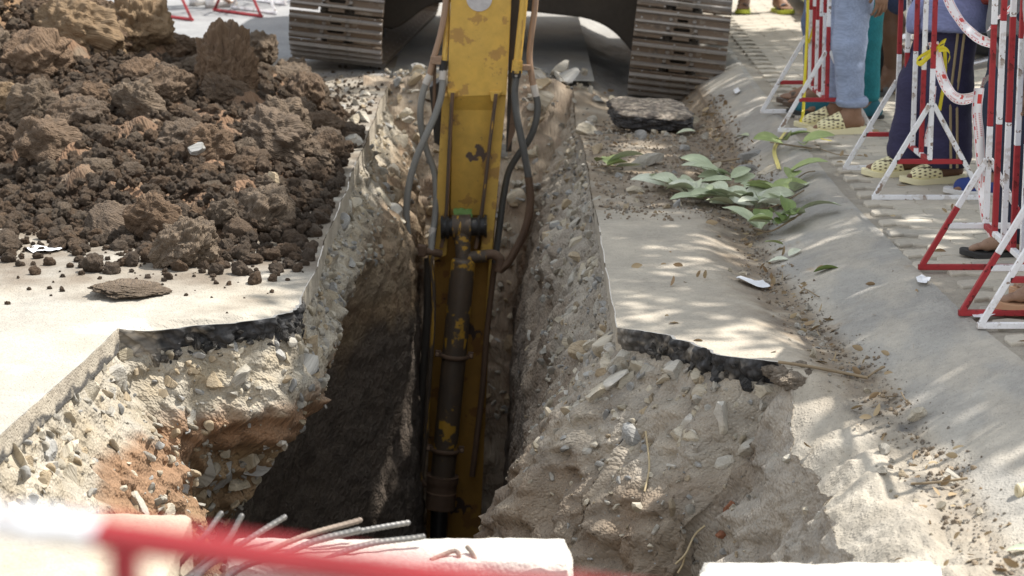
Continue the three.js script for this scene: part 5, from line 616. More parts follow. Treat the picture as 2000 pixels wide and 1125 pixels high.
stick([R_(1520, 707, 0.012), R_(1570, 714, 0.014), R_(1640, 727, 0.012), R_(1695, 738, 0.012)], 0.0055, 'long straight dry stick across the gutter by the torn asphalt'); stick([R_(1695, 736, 0.014), R_(1712, 724, 0.012), R_(1728, 716, 0.01)], 0.004, 'short stick leaning on the end of the long straight one'); stick([R_(1760, 766, 0.01), R_(1768, 780, 0.014), R_(1780, 790, 0.008)], 0.0025, 'thin curved straw in the gutter'); stick([R_(1600, 580, 0.01), R_(1570, 566, 0.012), R_(1562, 572, 0.01)], 0.0025, 'thin twig below the single green leaf'); stick([R_(1330, 312, 0.02), R_(1400, 316, 0.02), R_(1445, 310, 0.02)], 0.005, 'dry stick on the rubble behind the leaves'); stick([R_(1560, 346, 0.02), R_(1578, 336, 0.015), R_(1592, 334, 0.012)], 0.003, 'reddish twig on the kerb crest'); stick([R_(1690, 305, 0.01), R_(1640, 302, 0.01), R_(1600, 290, 0.01)], 0.002, 'thin brown stalk on the pavement before the barricade'); stick([R_(1780, 945, 0.012), R_(1830, 942, 0.015), R_(1890, 934, 0.012)], 0.004, 'stick behind the white stone low in the gutter');
{ const p = R_(1990, 960, 0.012), m = new THREE.Mesh(merge([...Array(9)].map((_, i) => { const g = new THREE.TorusGeometry(0.016, 0.008, 6, 14); g.rotateY(1.2); g.rotateZ(0.3 * Math.sin(i)); g.translate(i * 0.012, 0, 0.004 * Math.sin(i * 2)); return g; })), std({ color: rgb(0.62, 0.54, 0.36), roughness: 0.9 })); m.position.copy(p); m.rotation.y = 0.5; thing(m, null, 'rope_end', 'frayed end of a cream rope at the right picture edge', 'rope'); }
// small litter leaves and straw, uncountable
scatter('leaf_litter', leafGeo(0.05, 0.012, 0.1, 0.4), std({ color: rgb(1, 1, 1), roughness: 0.8, side: THREE.DoubleSide }), 420, 88, r => { const z = r(); const D = lerp(6, 16, r()); const x = z < 0.6 ? xg(D) + 0.13 * (r() + r() - 1.1) : lerp(0.45, 2.4, r()); if (x < xr(D) + 0.03) return null; const y = x < xk(D) ? hRight(x, D) : PAVE + 0.006; return { p: V(x, y + 0.004, -D), s: 0.3 + 0.8 * r(), sq: 0.5 }; }, r => mixc([0.42, 0.33, 0.20], [0.26, 0.17, 0.09], r()));
// ---------------------------------------------------------------- people
const SKIN = [[0.33, 0.185, 0.115], [0.20, 0.105, 0.062], [0.42, 0.26, 0.175]].map(c => std({ color: rgb(...c), roughness: 0.6, map: rep(dustMap, 1.5) }));
const weaveBump = tex(256, (u, v) => 0.5 + 0.25 * Math.sin(u * 6.283 * 40) * Math.sin(v * 6.283 * 40) + 0.25 * (pfbm(u, v, 10, 401, 4) - 0.5));
const denimMap = tex(512, (u, v) => { const n = pfbm(u, v, 7, 411, 5), t = pnoise(u, v, 220, 412), k = 0.60 + 0.5 * (n - 0.5) + 0.18 * (t - 0.5); return [k, k * 1.0, k * 1.02]; });
const cloth = (c, o = {}) => std(Object.assign({ color: rgb(...c), map: denimMap, bumpMap: weaveBump, bumpScale: 0.0015, roughness: 0.95, side: THREE.DoubleSide }, o));
const footG = (() => { const C = [[[0, 0.034, -0.045], [0.004, 0.04, 0.05], 0.032, 0.034], [[0.004, 0.045, 0.045], [0.022, 0.026, 0.125], 0.034, 0.024], [[-0.002, 0.04, 0.05], [-0.03, 0.022, 0.105], 0.03, 0.02], [[0, 0.06, -0.02], [0, 0.105, -0.012], 0.036, 0.036], [[0, 0.1, -0.012], [0, 0.17, -0.012], 0.035, 0.038], [[0.01, 0.06, 0.02], [0, 0.1, -0.005], 0.033, 0.033]]; const T = [[0.028, 0.185, 0.0125], [0.008, 0.182, 0.0092], [-0.009, 0.174, 0.0086], [-0.024, 0.162, 0.0082], [-0.037, 0.148, 0.0078]];
  const f = (x, y, z) => { let d = 9; for (const [a, b, ra, rb] of C) d = smin(d, sdCone(x, y, z, a, b, ra, rb), 0.03); d = Math.max(d, -y + 0.001); T.forEach(([tx, tz, r], i) => { const t = Math.min(sdCone(x, y, z, [tx * 0.85, 0.02, tz - 0.06], [tx, 0.021, tz - 0.022], r * 1.0, r), sdCone(x, y, z, [tx, 0.021, tz - 0.022], [tx, 0.0125, tz], r, r)); d = smin(d, t, 0.006); }); return d; };
  const g = surfaceNets(f, [-0.06, -0.004, -0.09], [0.06, 0.19, 0.21], 0.0042);
  return g; })();
const mirror = g => { const q = g.clone(); q.scale(-1, 1, 1); const I = q.index; if (I) { const a = I.array; for (let i = 0; i < a.length; i += 3) { const t = a[i]; a[i] = a[i + 1]; a[i + 1] = t; } } q.computeVertexNormals(); return q; };
const footSDF = null, footR = footG, footL = mirror(footG);
const handG = (() => { const F = [[0.032, 0.07, 0.0088], [0.011, 0.08, 0.0092], [-0.010, 0.074, 0.0088], [-0.029, 0.058, 0.0078]]; const f = (x, y, z) => { let d = sdCone(x, y, z, [0.006, 0.03, 0], [0.004, -0.005, 0], 0.027, 0.026); d = smin(d, sdCone(x, y, z, [0.02, -0.02, 0.002], [0.024, -0.055, 0.0], 0.017, 0.0145), 0.02); d = smin(d, sdCone(x, y, z, [-0.016, -0.02, 0], [-0.02, -0.05, 0], 0.017, 0.0135), 0.02); d = smin(d, sdCone(x, y, z, [0.002, 0, 0], [0.002, -0.055, 0], 0.02, 0.015), 0.02); for (const [fx, L, r] of F) { const a = [fx * 0.85, -0.06, 0], b = [fx, -0.06 - L * 0.52, 0.008], c = [fx, -0.06 - L * 0.85, 0.03], e = [fx * 0.95, -0.06 - L * 0.95, 0.05]; d = smin(d, Math.min(sdCone(x, y, z, a, b, r, r * 0.95), sdCone(x, y, z, b, c, r * 0.95, r * 0.9), sdCone(x, y, z, c, e, r * 0.9, r * 0.8)), 0.006); } const t = Math.min(sdCone(x, y, z, [0.024, 0.0, 0.006], [0.045, -0.03, 0.02], 0.014, 0.011), sdCone(x, y, z, [0.045, -0.03, 0.02], [0.048, -0.06, 0.034], 0.0105, 0.009)); return smin(d, t, 0.01); };
  return surfaceNets(f, [-0.06, -0.16, -0.04], [0.07, 0.07, 0.08], 0.0042); })();
const handR = handG, handL = mirror(handG);
function fold(g, amp, sc) { const P = g.attributes.position, N = g.attributes.normal; for (let i = 0; i < P.count; i++) { const x = P.getX(i), y = P.getY(i), z = P.getZ(i), d = amp * (ridge(x * sc * 0.7, y * sc * 1.3, z * sc * 0.7, 3) + 0.2 * fbm(x * sc * 2, y * sc * 2, z * sc * 2, 2)); P.setXYZ(i, x + N.getX(i) * d, y + N.getY(i) * d * 0.3, z + N.getZ(i) * d); } g.computeVertexNormals(); return g; }
function net(cones, k, cell, cut) { let lo = [9, 9, 9], hi = [-9, -9, -9]; for (const [a, b, ra, rb] of cones) for (let i = 0; i < 3; i++) { lo[i] = Math.min(lo[i], a[i] - ra, b[i] - rb); hi[i] = Math.max(hi[i], a[i] + ra, b[i] + rb); } lo = lo.map(x => x - 3 * cell); hi = hi.map(x => x + 3 * cell);
  const f = (x, y, z) => { let d = 9; for (const [a, b, ra, rb] of cones) { const q = sdCone(x, y, z, a, b, ra, rb); d = d > 8 ? q : smin(d, q, k); } if (cut) d = Math.max(d, cut(x, y, z)); return d; }; return surfaceNets(f, lo, hi, cell); }
// footwear, built round a foot whose ankle stands over the origin and whose toes point to +z
const soleShape = (k = 1) => { const s = new THREE.Shape(); s.moveTo(0, -0.085 * k); s.bezierCurveTo(0.045 * k, -0.085 * k, 0.038, -0.02, 0.036, 0.03); s.bezierCurveTo(0.036, 0.07, 0.058 * k, 0.11, 0.053 * k, 0.16); s.bezierCurveTo(0.048 * k, 0.205 * k, 0.015, 0.215 * k, -0.01, 0.205 * k); s.bezierCurveTo(-0.05 * k, 0.19 * k, -0.058 * k, 0.14, -0.052 * k, 0.10); s.bezierCurveTo(-0.045, 0.05, -0.036, 0.02, -0.036, -0.02); s.bezierCurveTo(-0.038, -0.07 * k, -0.03, -0.085 * k, 0, -0.085 * k); return s; };
function sole(h, k, wedge = 0) { const g = new THREE.ExtrudeGeometry(soleShape(k), { depth: h - 0.006, bevelEnabled: true, bevelSize: 0.003, bevelThickness: 0.003, bevelSegments: 2, curveSegments: 14 }); g.rotateX(Math.PI / 2); g.scale(1, 1, 1); g.translate(0, h - 0.003, 0); const P = g.attributes.position; for (let i = 0; i < P.count; i++) { const z = P.getZ(i), y = P.getY(i); P.setY(i, y + (y > h * 0.5 ? wedge * (1 - sstep(-0.05, 0.12, z)) : 0) + 0.012 * sstep(0.15, 0.22, z)); } g.computeVertexNormals(); return boxUV(g); }
function band(z0, z1, hw0, hw1, h0, h1, base, th = 0.003, n = 10) { return gridGeo(22, n, (i, j, p) => { const t = j / (n - 1), a = Math.PI * i / 21, z = lerp(z0, z1, t), w = lerp(hw0, hw1, t), h = lerp(h0, h1, t); p.set(Math.cos(a) * w, base + Math.pow(Math.sin(a), 0.8) * h, z); }, null, (i, j) => [i / 21, j / (n - 1)]); }
const perfMap = canvasTex(512, 256, (g, w, h) => { g.fillStyle = '#efe6b8'; g.fillRect(0, 0, w, h); g.fillStyle = '#5a4a34'; for (let j = 0; j < 6; j++) for (let i = 0; i < 12; i++) { g.beginPath(); g.ellipse(45 + i * 36 + (j % 2) * 18, 34 + j * 36, 8, 10, 0, 0, 7); g.fill(); } g.strokeStyle = '#3c3024'; g.lineWidth = 14; for (const x of [150, 362]) { g.beginPath(); g.moveTo(x - 10, 80); g.lineTo(x + 12, 190); g.stroke(); } });
const creamM = std({ color: rgb(0.80, 0.73, 0.47), roughness: 0.6 }), perfM = std({ map: perfMap, roughness: 0.6, side: THREE.DoubleSide }), blackRub = std({ color: rgb(0.045, 0.045, 0.045), roughness: 0.8, map: dustMap }), tealM = std({ color: rgb(0.02, 0.13, 0.17), roughness: 0.8 }), blueM = std({ color: rgb(0.03, 0.055, 0.22), roughness: 0.8 }), whiteM = std({ color: rgb(0.75, 0.74, 0.72), roughness: 0.7 });
function upperG() { const C = [[[0, 0.058, -0.045], [0.004, 0.064, 0.05], 0.032, 0.034], [[0.004, 0.069, 0.045], [0.022, 0.05, 0.125], 0.034, 0.026], [[-0.002, 0.064, 0.05], [-0.03, 0.046, 0.105], 0.03, 0.022], [[0.01, 0.084, 0.02], [0, 0.1, 0.0], 0.033, 0.033], [[0.02, 0.045, 0.12], [0.024, 0.042, 0.155], 0.024, 0.02], [[-0.02, 0.045, 0.11], [-0.02, 0.042, 0.14], 0.022, 0.02]]; const f = (x, y, z) => { let d = 9; for (const [a, b, ra, rb] of C) d = smin(d, sdCone(x, y, z, a, b, ra + 0.006, rb + 0.006), 0.03); return Math.max(d, 0.012 - y, 0.035 + (y - 0.05) * 0.35 - z); }; const g = surfaceNets(f, [-0.07, 0, 0.0], [0.07, 0.15, 0.2], 0.005), P = g.attributes.position, U = g.attributes.uv; for (let i = 0; i < P.count; i++) U.setXY(i, Math.atan2(P.getX(i), P.getY(i) - 0.02) / Math.PI + 0.5, (P.getZ(i) - 0.02) / 0.17); return g; }
const FW = {
  mule: (p) => { const s = part(p, sole(0.026, 1.06, 0.012), creamM, 'slipper', 'cream perforated slipper'); part(s, FW.upG || (FW.upG = upperG()), perfM, 'upper'); part(s, band(-0.084, -0.05, 0.03, 0.042, 0.012, 0.02, 0.026), creamM, 'heel_rim'); },
  flipflop: (p) => { const s = part(p, sole(0.022, 1.08), blackRub, 'flip_flop', 'black flip-flop'); const strapM = std({ color: rgb(0.07, 0.10, 0.095), roughness: 0.7 }); for (const x of [-0.05, 0.05]) part(s, (() => { const c = new THREE.CatmullRomCurve3([V(0.014, 0.02, 0.13), V(0.012, 0.048, 0.115), V(x * 0.6, 0.066, 0.075), V(x * 1.0, 0.045, 0.03), V(x * 0.95, 0.02, 0.01)]); const g = new THREE.TubeGeometry(c, 20, 0.009, 8); g.computeVertexNormals(); return g; })(), strapM, 'strap'); },
  slide: (p, c = [0.06, 0.065, 0.08], sc = [0.05, 0.05, 0.05]) => { const s = part(p, sole(0.03, 1.06), std({ color: rgb(...sc), roughness: 0.7 }), 'sandal'); part(s, band(0.13, 0.07, 0.05, 0.048, 0.055, 0.068, 0.022), std({ color: rgb(...c), roughness: 0.7, side: THREE.DoubleSide }), 'strap'); },
  sandal: (p, c = [0.10, 0.07, 0.05]) => { const m = std({ color: rgb(...c), roughness: 0.7, side: THREE.DoubleSide }), s = part(p, sole(0.026, 1.05), m, 'sandal'); part(s, band(0.14, 0.11, 0.048, 0.047, 0.046, 0.052, 0.02), m, 'strap'); part(s, band(0.085, 0.055, 0.045, 0.043, 0.064, 0.075, 0.02), m, 'strap'); part(s, band(-0.02, -0.045, 0.04, 0.038, 0.09, 0.085, 0.02), m, 'strap'); },
  wedge: (p) => { const s = part(p, sole(0.04, 1.04), std({ color: rgb(0.50, 0.29, 0.17), roughness: 0.7 }), 'sandal', 'tan soled sandal with cream straps'); const m = std({ color: rgb(0.78, 0.74, 0.68), roughness: 0.6, side: THREE.DoubleSide }); part(s, band(0.10, 0.06, 0.047, 0.045, 0.06, 0.075, 0.034), m, 'strap'); part(s, band(-0.01, -0.03, 0.04, 0.038, 0.09, 0.088, 0.034), m, 'strap'); },
  shoe: (p, m, sm) => { const f = (x, y, z) => { let d = sdCone(x, y, z, [0, 0.045, -0.045], [0, 0.05, 0.03], 0.042, 0.044); d = smin(d, sdCone(x, y, z, [0, 0.045, 0.03], [0.002, 0.035, 0.15], 0.046, 0.04), 0.03); d = smin(d, sdCone(x, y, z, [0, 0.05, -0.03], [0, 0.10, -0.02], 0.042, 0.044), 0.03); return Math.max(d, y - 0.105, -y + 0.012); }; const s = part(p, FW.shoeG || (FW.shoeG = surfaceNets(f, [-0.07, 0, -0.11], [0.07, 0.13, 0.21], 0.006)), m, 'shoe'); part(s, sole(0.022, 1.12), sm, 'sole'); const la = std({ color: rgb(0.7, 0.7, 0.7) }); for (const z of [0.05, 0.075, 0.1]) part(s, (() => { const c = new THREE.CatmullRomCurve3([V(-0.022, 0.075 - (z - 0.05) * 0.35, z), V(0, 0.094 - (z - 0.05) * 0.4, z), V(0.022, 0.075 - (z - 0.05) * 0.35, z)]); return new THREE.TubeGeometry(c, 8, 0.003, 6); })(), la, 'lace'); },
};
function person(o) {
  const k = o.h || 1, g = group('person', o.label, 'person', [o.at.x, o.at.y, o.at.z]); g.rotation.y = o.yaw; const cell = o.cell || 0.016;
  const sk = SKIN[o.skin || 0], hipY = (o.hip || 0.86) * k, lean = o.lean || 0;
  const legs = (o.legs || [{ f: [0.1, 0] }, { f: [-0.1, 0] }]).map((l, i) => { const s = i ? -1 : 1, an = l.ankle || [l.f[0], 0.10, l.f[1]], hp = l.hip || [s * 0.085 * k, hipY, -0.02]; const kn = l.knee || [(an[0] + hp[0]) / 2, hipY * 0.53, (an[2] + hp[2]) / 2 + 0.025]; return { an, hp, kn, yaw: l.yaw || 0, f: l.f || [an[0], an[2]], fy: l.fy || 0 }; });
  const pel = [0, hipY + 0.05 * k, -0.02], bl = [0, hipY + 0.2 * k, -0.01 + lean * 0.3], ch = [0, hipY + 0.42 * k, lean * 0.7], nk = [0, hipY + 0.58 * k, lean], hd = [0, hipY + 0.72 * k, lean + 0.02];
  const arms = (o.arms || [{}, {}]).map((a, i) => { const s = i ? -1 : 1, sh = [s * 0.17 * k, hipY + 0.51 * k, lean], el = a.el || [s * 0.23 * k, hipY + 0.23 * k, lean - 0.04], wr = a.wr || [s * 0.24 * k, hipY - 0.02 * k, lean + 0.04]; return { sh, el, wr }; });
  const b = []; for (const l of legs) { b.push([l.hp, l.kn, 0.082 * k, 0.055 * k], [l.kn, [lerp(l.kn[0], l.an[0], 0.35), lerp(l.kn[1], l.an[1], 0.35), lerp(l.kn[2], l.an[2], 0.35) - 0.014], 0.052 * k, 0.053 * k], [[lerp(l.kn[0], l.an[0], 0.35), lerp(l.kn[1], l.an[1], 0.35), lerp(l.kn[2], l.an[2], 0.35) - 0.014], [l.an[0], l.an[1] + 0.05, l.an[2] - 0.012], 0.053 * k, 0.034]); }
  b.push([[-0.06 * k, pel[1], pel[2]], [0.06 * k, pel[1], pel[2]], 0.11 * k, 0.11 * k], [pel, bl, 0.12 * k, 0.115 * k], [bl, ch, 0.12 * k, 0.135 * k], [[-0.1 * k, ch[1] + 0.05, ch[2]], [0.1 * k, ch[1] + 0.05, ch[2]], 0.085 * k, 0.085 * k], [ch, nk, 0.09 * k, 0.05 * k], [nk, hd, 0.05 * k, 0.055 * k], [[0, hd[1] + 0.05 * k, hd[2]], [0, hd[1] + 0.09 * k, hd[2] - 0.01], 0.085 * k, 0.09 * k], [[0, hd[1] - 0.01, hd[2] + 0.03], [0, hd[1] + 0.04, hd[2] + 0.035], 0.05 * k, 0.06 * k], [[0, hd[1] + 0.02, hd[2] + 0.1 * k], [0, hd[1] + 0.05, hd[2] + 0.085], 0.013, 0.008]);
  for (const a of arms) b.push([a.sh, a.el, 0.048 * k, 0.038 * k], [a.el, a.wr, 0.038 * k, 0.026 * k]);
  const parts = [strip(net(b, 0.05, cell))];
  legs.forEach((l, i) => { const f = (i ? footL : footR).clone(); f.rotateY(l.yaw); f.translate(l.f[0], l.fy + (o.sole || 0.024), l.f[1]); parts.push(strip(f)); });
  arms.forEach((a, i) => { const h = (i ? handL : handR).clone(); h.rotateY(i ? 1.2 : -1.2); h.translate(a.wr[0], a.wr[1] - 0.05, a.wr[2]); parts.push(strip(h)); });
  const body = part(g, mergeGeometries(parts), sk, 'body');
  legs.forEach((l) => { const q = new THREE.Group(); q.position.set(l.f[0], l.fy, l.f[1]); q.rotation.y = l.yaw; g.add(q); const before = q.children.length; o.foot(q); for (const c of [...q.children]) { g.updateMatrixWorld(true); g.attach(c); } g.remove(q); });
  // trousers: open below, over the legs
  const t = o.trousers, tc = []; for (const l of legs) { const end = t.len === undefined ? 0.09 : t.len; const an = [lerp(l.an[0], l.kn[0], end), lerp(l.an[1], l.kn[1], end), lerp(l.an[2], l.kn[2], end)]; const stop = t.shorts ? [lerp(l.hp[0], l.kn[0], 0.9), lerp(l.hp[1], l.kn[1], 0.9), lerp(l.hp[2], l.kn[2], 0.9)] : null; if (stop) tc.push([l.hp, stop, 0.105 * k, 0.085 * k]); else tc.push([l.hp, l.kn, 0.10 * k, (t.knee || 0.072) * k], [l.kn, an, (t.knee || 0.072) * k, t.cuff || 0.06]); }
  tc.push([[-0.06 * k, pel[1], pel[2]], [0.06 * k, pel[1], pel[2]], 0.12 * k, 0.12 * k], [pel, [0, pel[1] + 0.1 * k, pel[2]], 0.125 * k, 0.12 * k]);
  const yMin = t.hem !== undefined ? t.hem : 0.085; const tg = fold(net(tc, 0.045, cell * 0.75, (x, y, z) => t.shorts ? -9 : yMin - y), t.fold || 0.006, t.fs || 7); const tr = part(g, tg, t.mat, t.shorts ? 'shorts' : 'trousers', t.label);
  if (t.rolled) legs.forEach(l => { const c = new THREE.TorusGeometry((t.cuff || 0.06) * 0.95, 0.016, 10, 26); c.rotateX(Math.PI / 2); c.scale(1, 1.7, 1.15); c.translate(l.an[0], yMin + 0.028, l.an[2] - 0.008); part(tr, fold(c, 0.004, 20), t.mat, 'turn_up'); });
  if (t.stripe) { for (const l of [legs[0]]) for (const off of [-0.012, 0.018]) { const pts = []; for (let i = 0; i <= 16; i++) { const u = i / 16, y = lerp(hipY, yMin + 0.01, u); const c = y > l.kn[1] ? [lerp(l.hp[0], l.kn[0], (hipY - y) / (hipY - l.kn[1])), lerp(l.hp[2], l.kn[2], (hipY - y) / (hipY - l.kn[1])), lerp(0.10 * k, (t.knee || 0.072) * k, (hipY - y) / (hipY - l.kn[1]))] : [lerp(l.kn[0], l.an[0], (l.kn[1] - y) / (l.kn[1] - l.an[1])), lerp(l.kn[2], l.an[2], (l.kn[1] - y) / (l.kn[1] - l.an[1])), lerp((t.knee || 0.072) * k, t.cuff || 0.06, (l.kn[1] - y) / (l.kn[1] - l.an[1]))]; pts.push(V(c[0] + c[2] + 0.0075, y, c[1] + off)); } const cv = new THREE.CatmullRomCurve3(pts), sg = gridGeo(3, 40, (i, j, p) => { const q = cv.getPoint(j / 39); p.set(q.x + 0.003 * (1 - Math.abs(i - 1)) + 0.004 * ridge(q.x * 5, q.y * 9, q.z * 5, 2), q.y, q.z + (i - 1) * 0.006); }); part(tr, sg, std({ color: rgb(0.40, 0.31, 0.18), roughness: 0.9, side: THREE.DoubleSide }), 'stripe'); } }
  // shirt
  const s = o.shirt, hemY = s.hem !== undefined ? s.hem : hipY + 0.02, sc = [[[-0.05 * k, hemY, pel[2]], [0.05 * k, hemY, pel[2]], s.wide || 0.14 * k, s.wide || 0.14 * k], [[0, hemY, pel[2]], bl, s.wide || 0.14 * k, 0.135 * k], [bl, ch, 0.135 * k, 0.15 * k], [[-0.1 * k, ch[1] + 0.05, ch[2]], [0.1 * k, ch[1] + 0.05, ch[2]], 0.1 * k, 0.1 * k], [ch, [nk[0], nk[1] - 0.05, nk[2]], 0.1 * k, 0.075 * k]]; for (const a of arms) sc.push([a.sh, [lerp(a.sh[0], a.el[0], 0.8), lerp(a.sh[1], a.el[1], 0.8), lerp(a.sh[2], a.el[2], 0.8)], 0.062 * k, 0.056 * k]);
  part(g, fold(net(sc, 0.05, cell, (x, y, z) => hemY - 0.04 - y + 0.02 * Math.sin(x * 9)), 0.006, 6), s.mat, 'shirt');
  const hair = []; hair.push([[0, hd[1] + 0.085 * k, hd[2] - 0.03], [0, hd[1] + 0.05 * k, hd[2] - 0.05], 0.094 * k, 0.085 * k]); part(g, net(hair, 0.02, 0.018), std({ color: rgb(0.015, 0.013, 0.012), roughness: 0.6 }), 'hair');
  return g;
}
const LEFT = -Math.PI / 2;
const jeans = cloth([0.50, 0.60, 0.82]), jeansDark = cloth([0.22, 0.30, 0.50]), teal = cloth([0.03, 0.30, 0.34]), navy = cloth([0.062, 0.056, 0.13]), black = cloth([0.035, 0.042, 0.075]), shorts = cloth([0.06, 0.085, 0.17]), shirtBlue = cloth([0.42, 0.47, 0.80]), white = cloth([0.7, 0.7, 0.7]), grey = cloth([0.25, 0.25, 0.26]);
const at = (px, py) => G(px, py, PAVE + 0.004);
// local +x is towards the camera when the person faces left
person({ label: 'person in light blue turned-up jeans and cream perforated slippers behind the far barricade', at: at(1655, 256), yaw: LEFT, legs: [{ f: [0.09, 0.0], yaw: 0.05 }, { f: [-0.10, 0.045], yaw: -0.05 }], skin: 0, foot: p => FW.mule(p), trousers: { mat: jeans, hem: 0.14, cuff: 0.059, knee: 0.074, rolled: true, fold: 0.014, fs: 4.5 }, shirt: { mat: white }, arms: [{ el: [0.22, 1.02, -0.12], wr: [0.20, 0.80, -0.13] }, {}] });
person({ label: 'person in teal trousers and teal laced shoes, half hidden behind the light jeans', at: at(1684, 228), yaw: LEFT, legs: [{ f: [0.08, -0.01], yaw: 0 }, { f: [-0.08, 0.17], yaw: 0 }], skin: 0, sole: 0.012, foot: p => FW.shoe(p, tealM, blackRub), trousers: { mat: teal, hem: 0.10, cuff: 0.068, knee: 0.08 }, shirt: { mat: grey } });
person({ label: 'person in blue jeans and dark sandals behind the bars of the far barricade', at: at(1603, 207), yaw: LEFT, legs: [{ f: [0.07, 0] }, { f: [-0.09, 0.02] }], skin: 0, foot: p => FW.sandal(p), trousers: { mat: jeansDark, hem: 0.11, cuff: 0.066 }, shirt: { mat: white } });
person({ label: 'person in violet blue shirt, navy track pants with two tan stripes and cream slippers', at: at(1840, 352), yaw: LEFT + 0.12, h: 0.93, legs: [{ f: [0.07, 0.0], yaw: 0.02 }, { f: [-0.13, 0.12], yaw: -0.1 }], skin: 1, foot: p => FW.mule(p), trousers: { mat: navy, hem: 0.075, cuff: 0.105, knee: 0.112, stripe: true, fold: 0.009, fs: 6 }, shirt: { mat: shirtBlue, hem: 0.72, wide: 0.185 }, arms: [{ el: [0.22, 1.12, 0.12], wr: [0.1, 1.32, 0.28] }, { el: [-0.22, 1.12, 0.12], wr: [-0.1, 1.32, 0.28] }] });
person({ label: 'person in dark trousers and black flip-flops at the right edge behind the red barricade', at: at(1978, 492), yaw: LEFT, legs: [{ f: [0.09, 0.0], yaw: 0.02 }, { f: [-0.09, -0.22], yaw: 0 }], skin: 2, foot: p => FW.flipflop(p), trousers: { mat: black, hem: 0.055, cuff: 0.088, knee: 0.09, fold: 0.009, fs: 6 }, shirt: { mat: grey }, arms: [{ el: [0.22, 1.2, 0.12], wr: [0.1, 1.42, 0.24] }, { el: [-0.22, 1.2, 0.12], wr: [-0.1, 1.42, 0.24] }] });
person({ label: 'person in dark trousers and a blue laced shoe behind the tape at the right', at: at(1960, 374), yaw: LEFT, legs: [{ f: [0.08, 0.05] }, { f: [-0.08, -0.15] }], skin: 0, sole: 0.012, foot: p => FW.shoe(p, blueM, whiteM), trousers: { mat: cloth([0.05, 0.07, 0.12]), hem: 0.11, cuff: 0.07, knee: 0.08 }, shirt: { mat: cloth([0.4, 0.05, 0.03]) }, arms: [{ el: [0.22, 1.2, 0.12], wr: [0.1, 1.42, 0.24] }, { el: [-0.22, 1.2, 0.12], wr: [-0.1, 1.42, 0.24] }] });
person({ label: 'person in tan soled sandals whose toes enter at the right picture edge', at: at(2052, 606), yaw: LEFT, legs: [{ f: [0.03, 0.0], yaw: 0.1 }, { f: [-0.15, -0.1] }], skin: 2, sole: 0.04, foot: p => FW.wedge(p), trousers: { mat: jeansDark, hem: 0.16, cuff: 0.06 }, shirt: { mat: white } });
// the one who sits on the motorbike
{ const foot = at(1738, 182), dx = 0.30; const seat = V(foot.x + dx, PAVE, foot.z - 0.05);
  person({ label: 'person in navy shorts and grey sandals sitting on the parked motorbike', at: seat, yaw: LEFT - 0.15, skin: 1, hip: 0.80, legs: [{ f: [0.12, dx], ankle: [0.12, 0.10, dx], knee: [0.18, 0.52, dx + 0.02], hip: [0.1, 0.80, 0], yaw: 1.0 }, { f: [-0.24, dx - 0.05], ankle: [-0.24, 0.10, dx - 0.05], knee: [-0.24, 0.52, dx], hip: [-0.1, 0.80, 0], yaw: -0.2 }], foot: p => FW.slide(p, [0.10, 0.10, 0.10], [0.06, 0.06, 0.06]), trousers: { mat: shorts, shorts: true }, shirt: { mat: grey, hem: 0.86 }, arms: [{ el: [0.26, 1.1, 0.16], wr: [0.3, 1.12, 0.4] }, { el: [-0.26, 1.1, 0.16], wr: [-0.3, 1.12, 0.4] }] }); }
person({ label: 'bare-legged person in slides with yellow soles on the far pavement', at: at(1487, 24), yaw: 0.0, cell: 0.022, skin: 0, legs: [{ f: [0.13, 0.03], yaw: 0.3 }, { f: [-0.13, 0.0], yaw: -0.2 }], sole: 0.03, foot: p => FW.slide(p, [0.08, 0.09, 0.11], [0.55, 0.62, 0.08]), trousers: { mat: black, len: 0.45, hem: 0.34, cuff: 0.08 }, shirt: { mat: grey } });
person({ label: 'person in white shoes on the far side of the road behind a barricade', at: G(405, 12, 0.004), yaw: 2.6, cell: 0.022, skin: 0, legs: [{ f: [0.14, 0.04], yaw: 0.2 }, { f: [-0.12, -0.05], yaw: -0.2 }], sole: 0.012, foot: p => FW.shoe(p, whiteM, std({ color: rgb(0.3, 0.28, 0.26) })), trousers: { mat: navy, hem: 0.14, cuff: 0.07 }, shirt: { mat: white } });
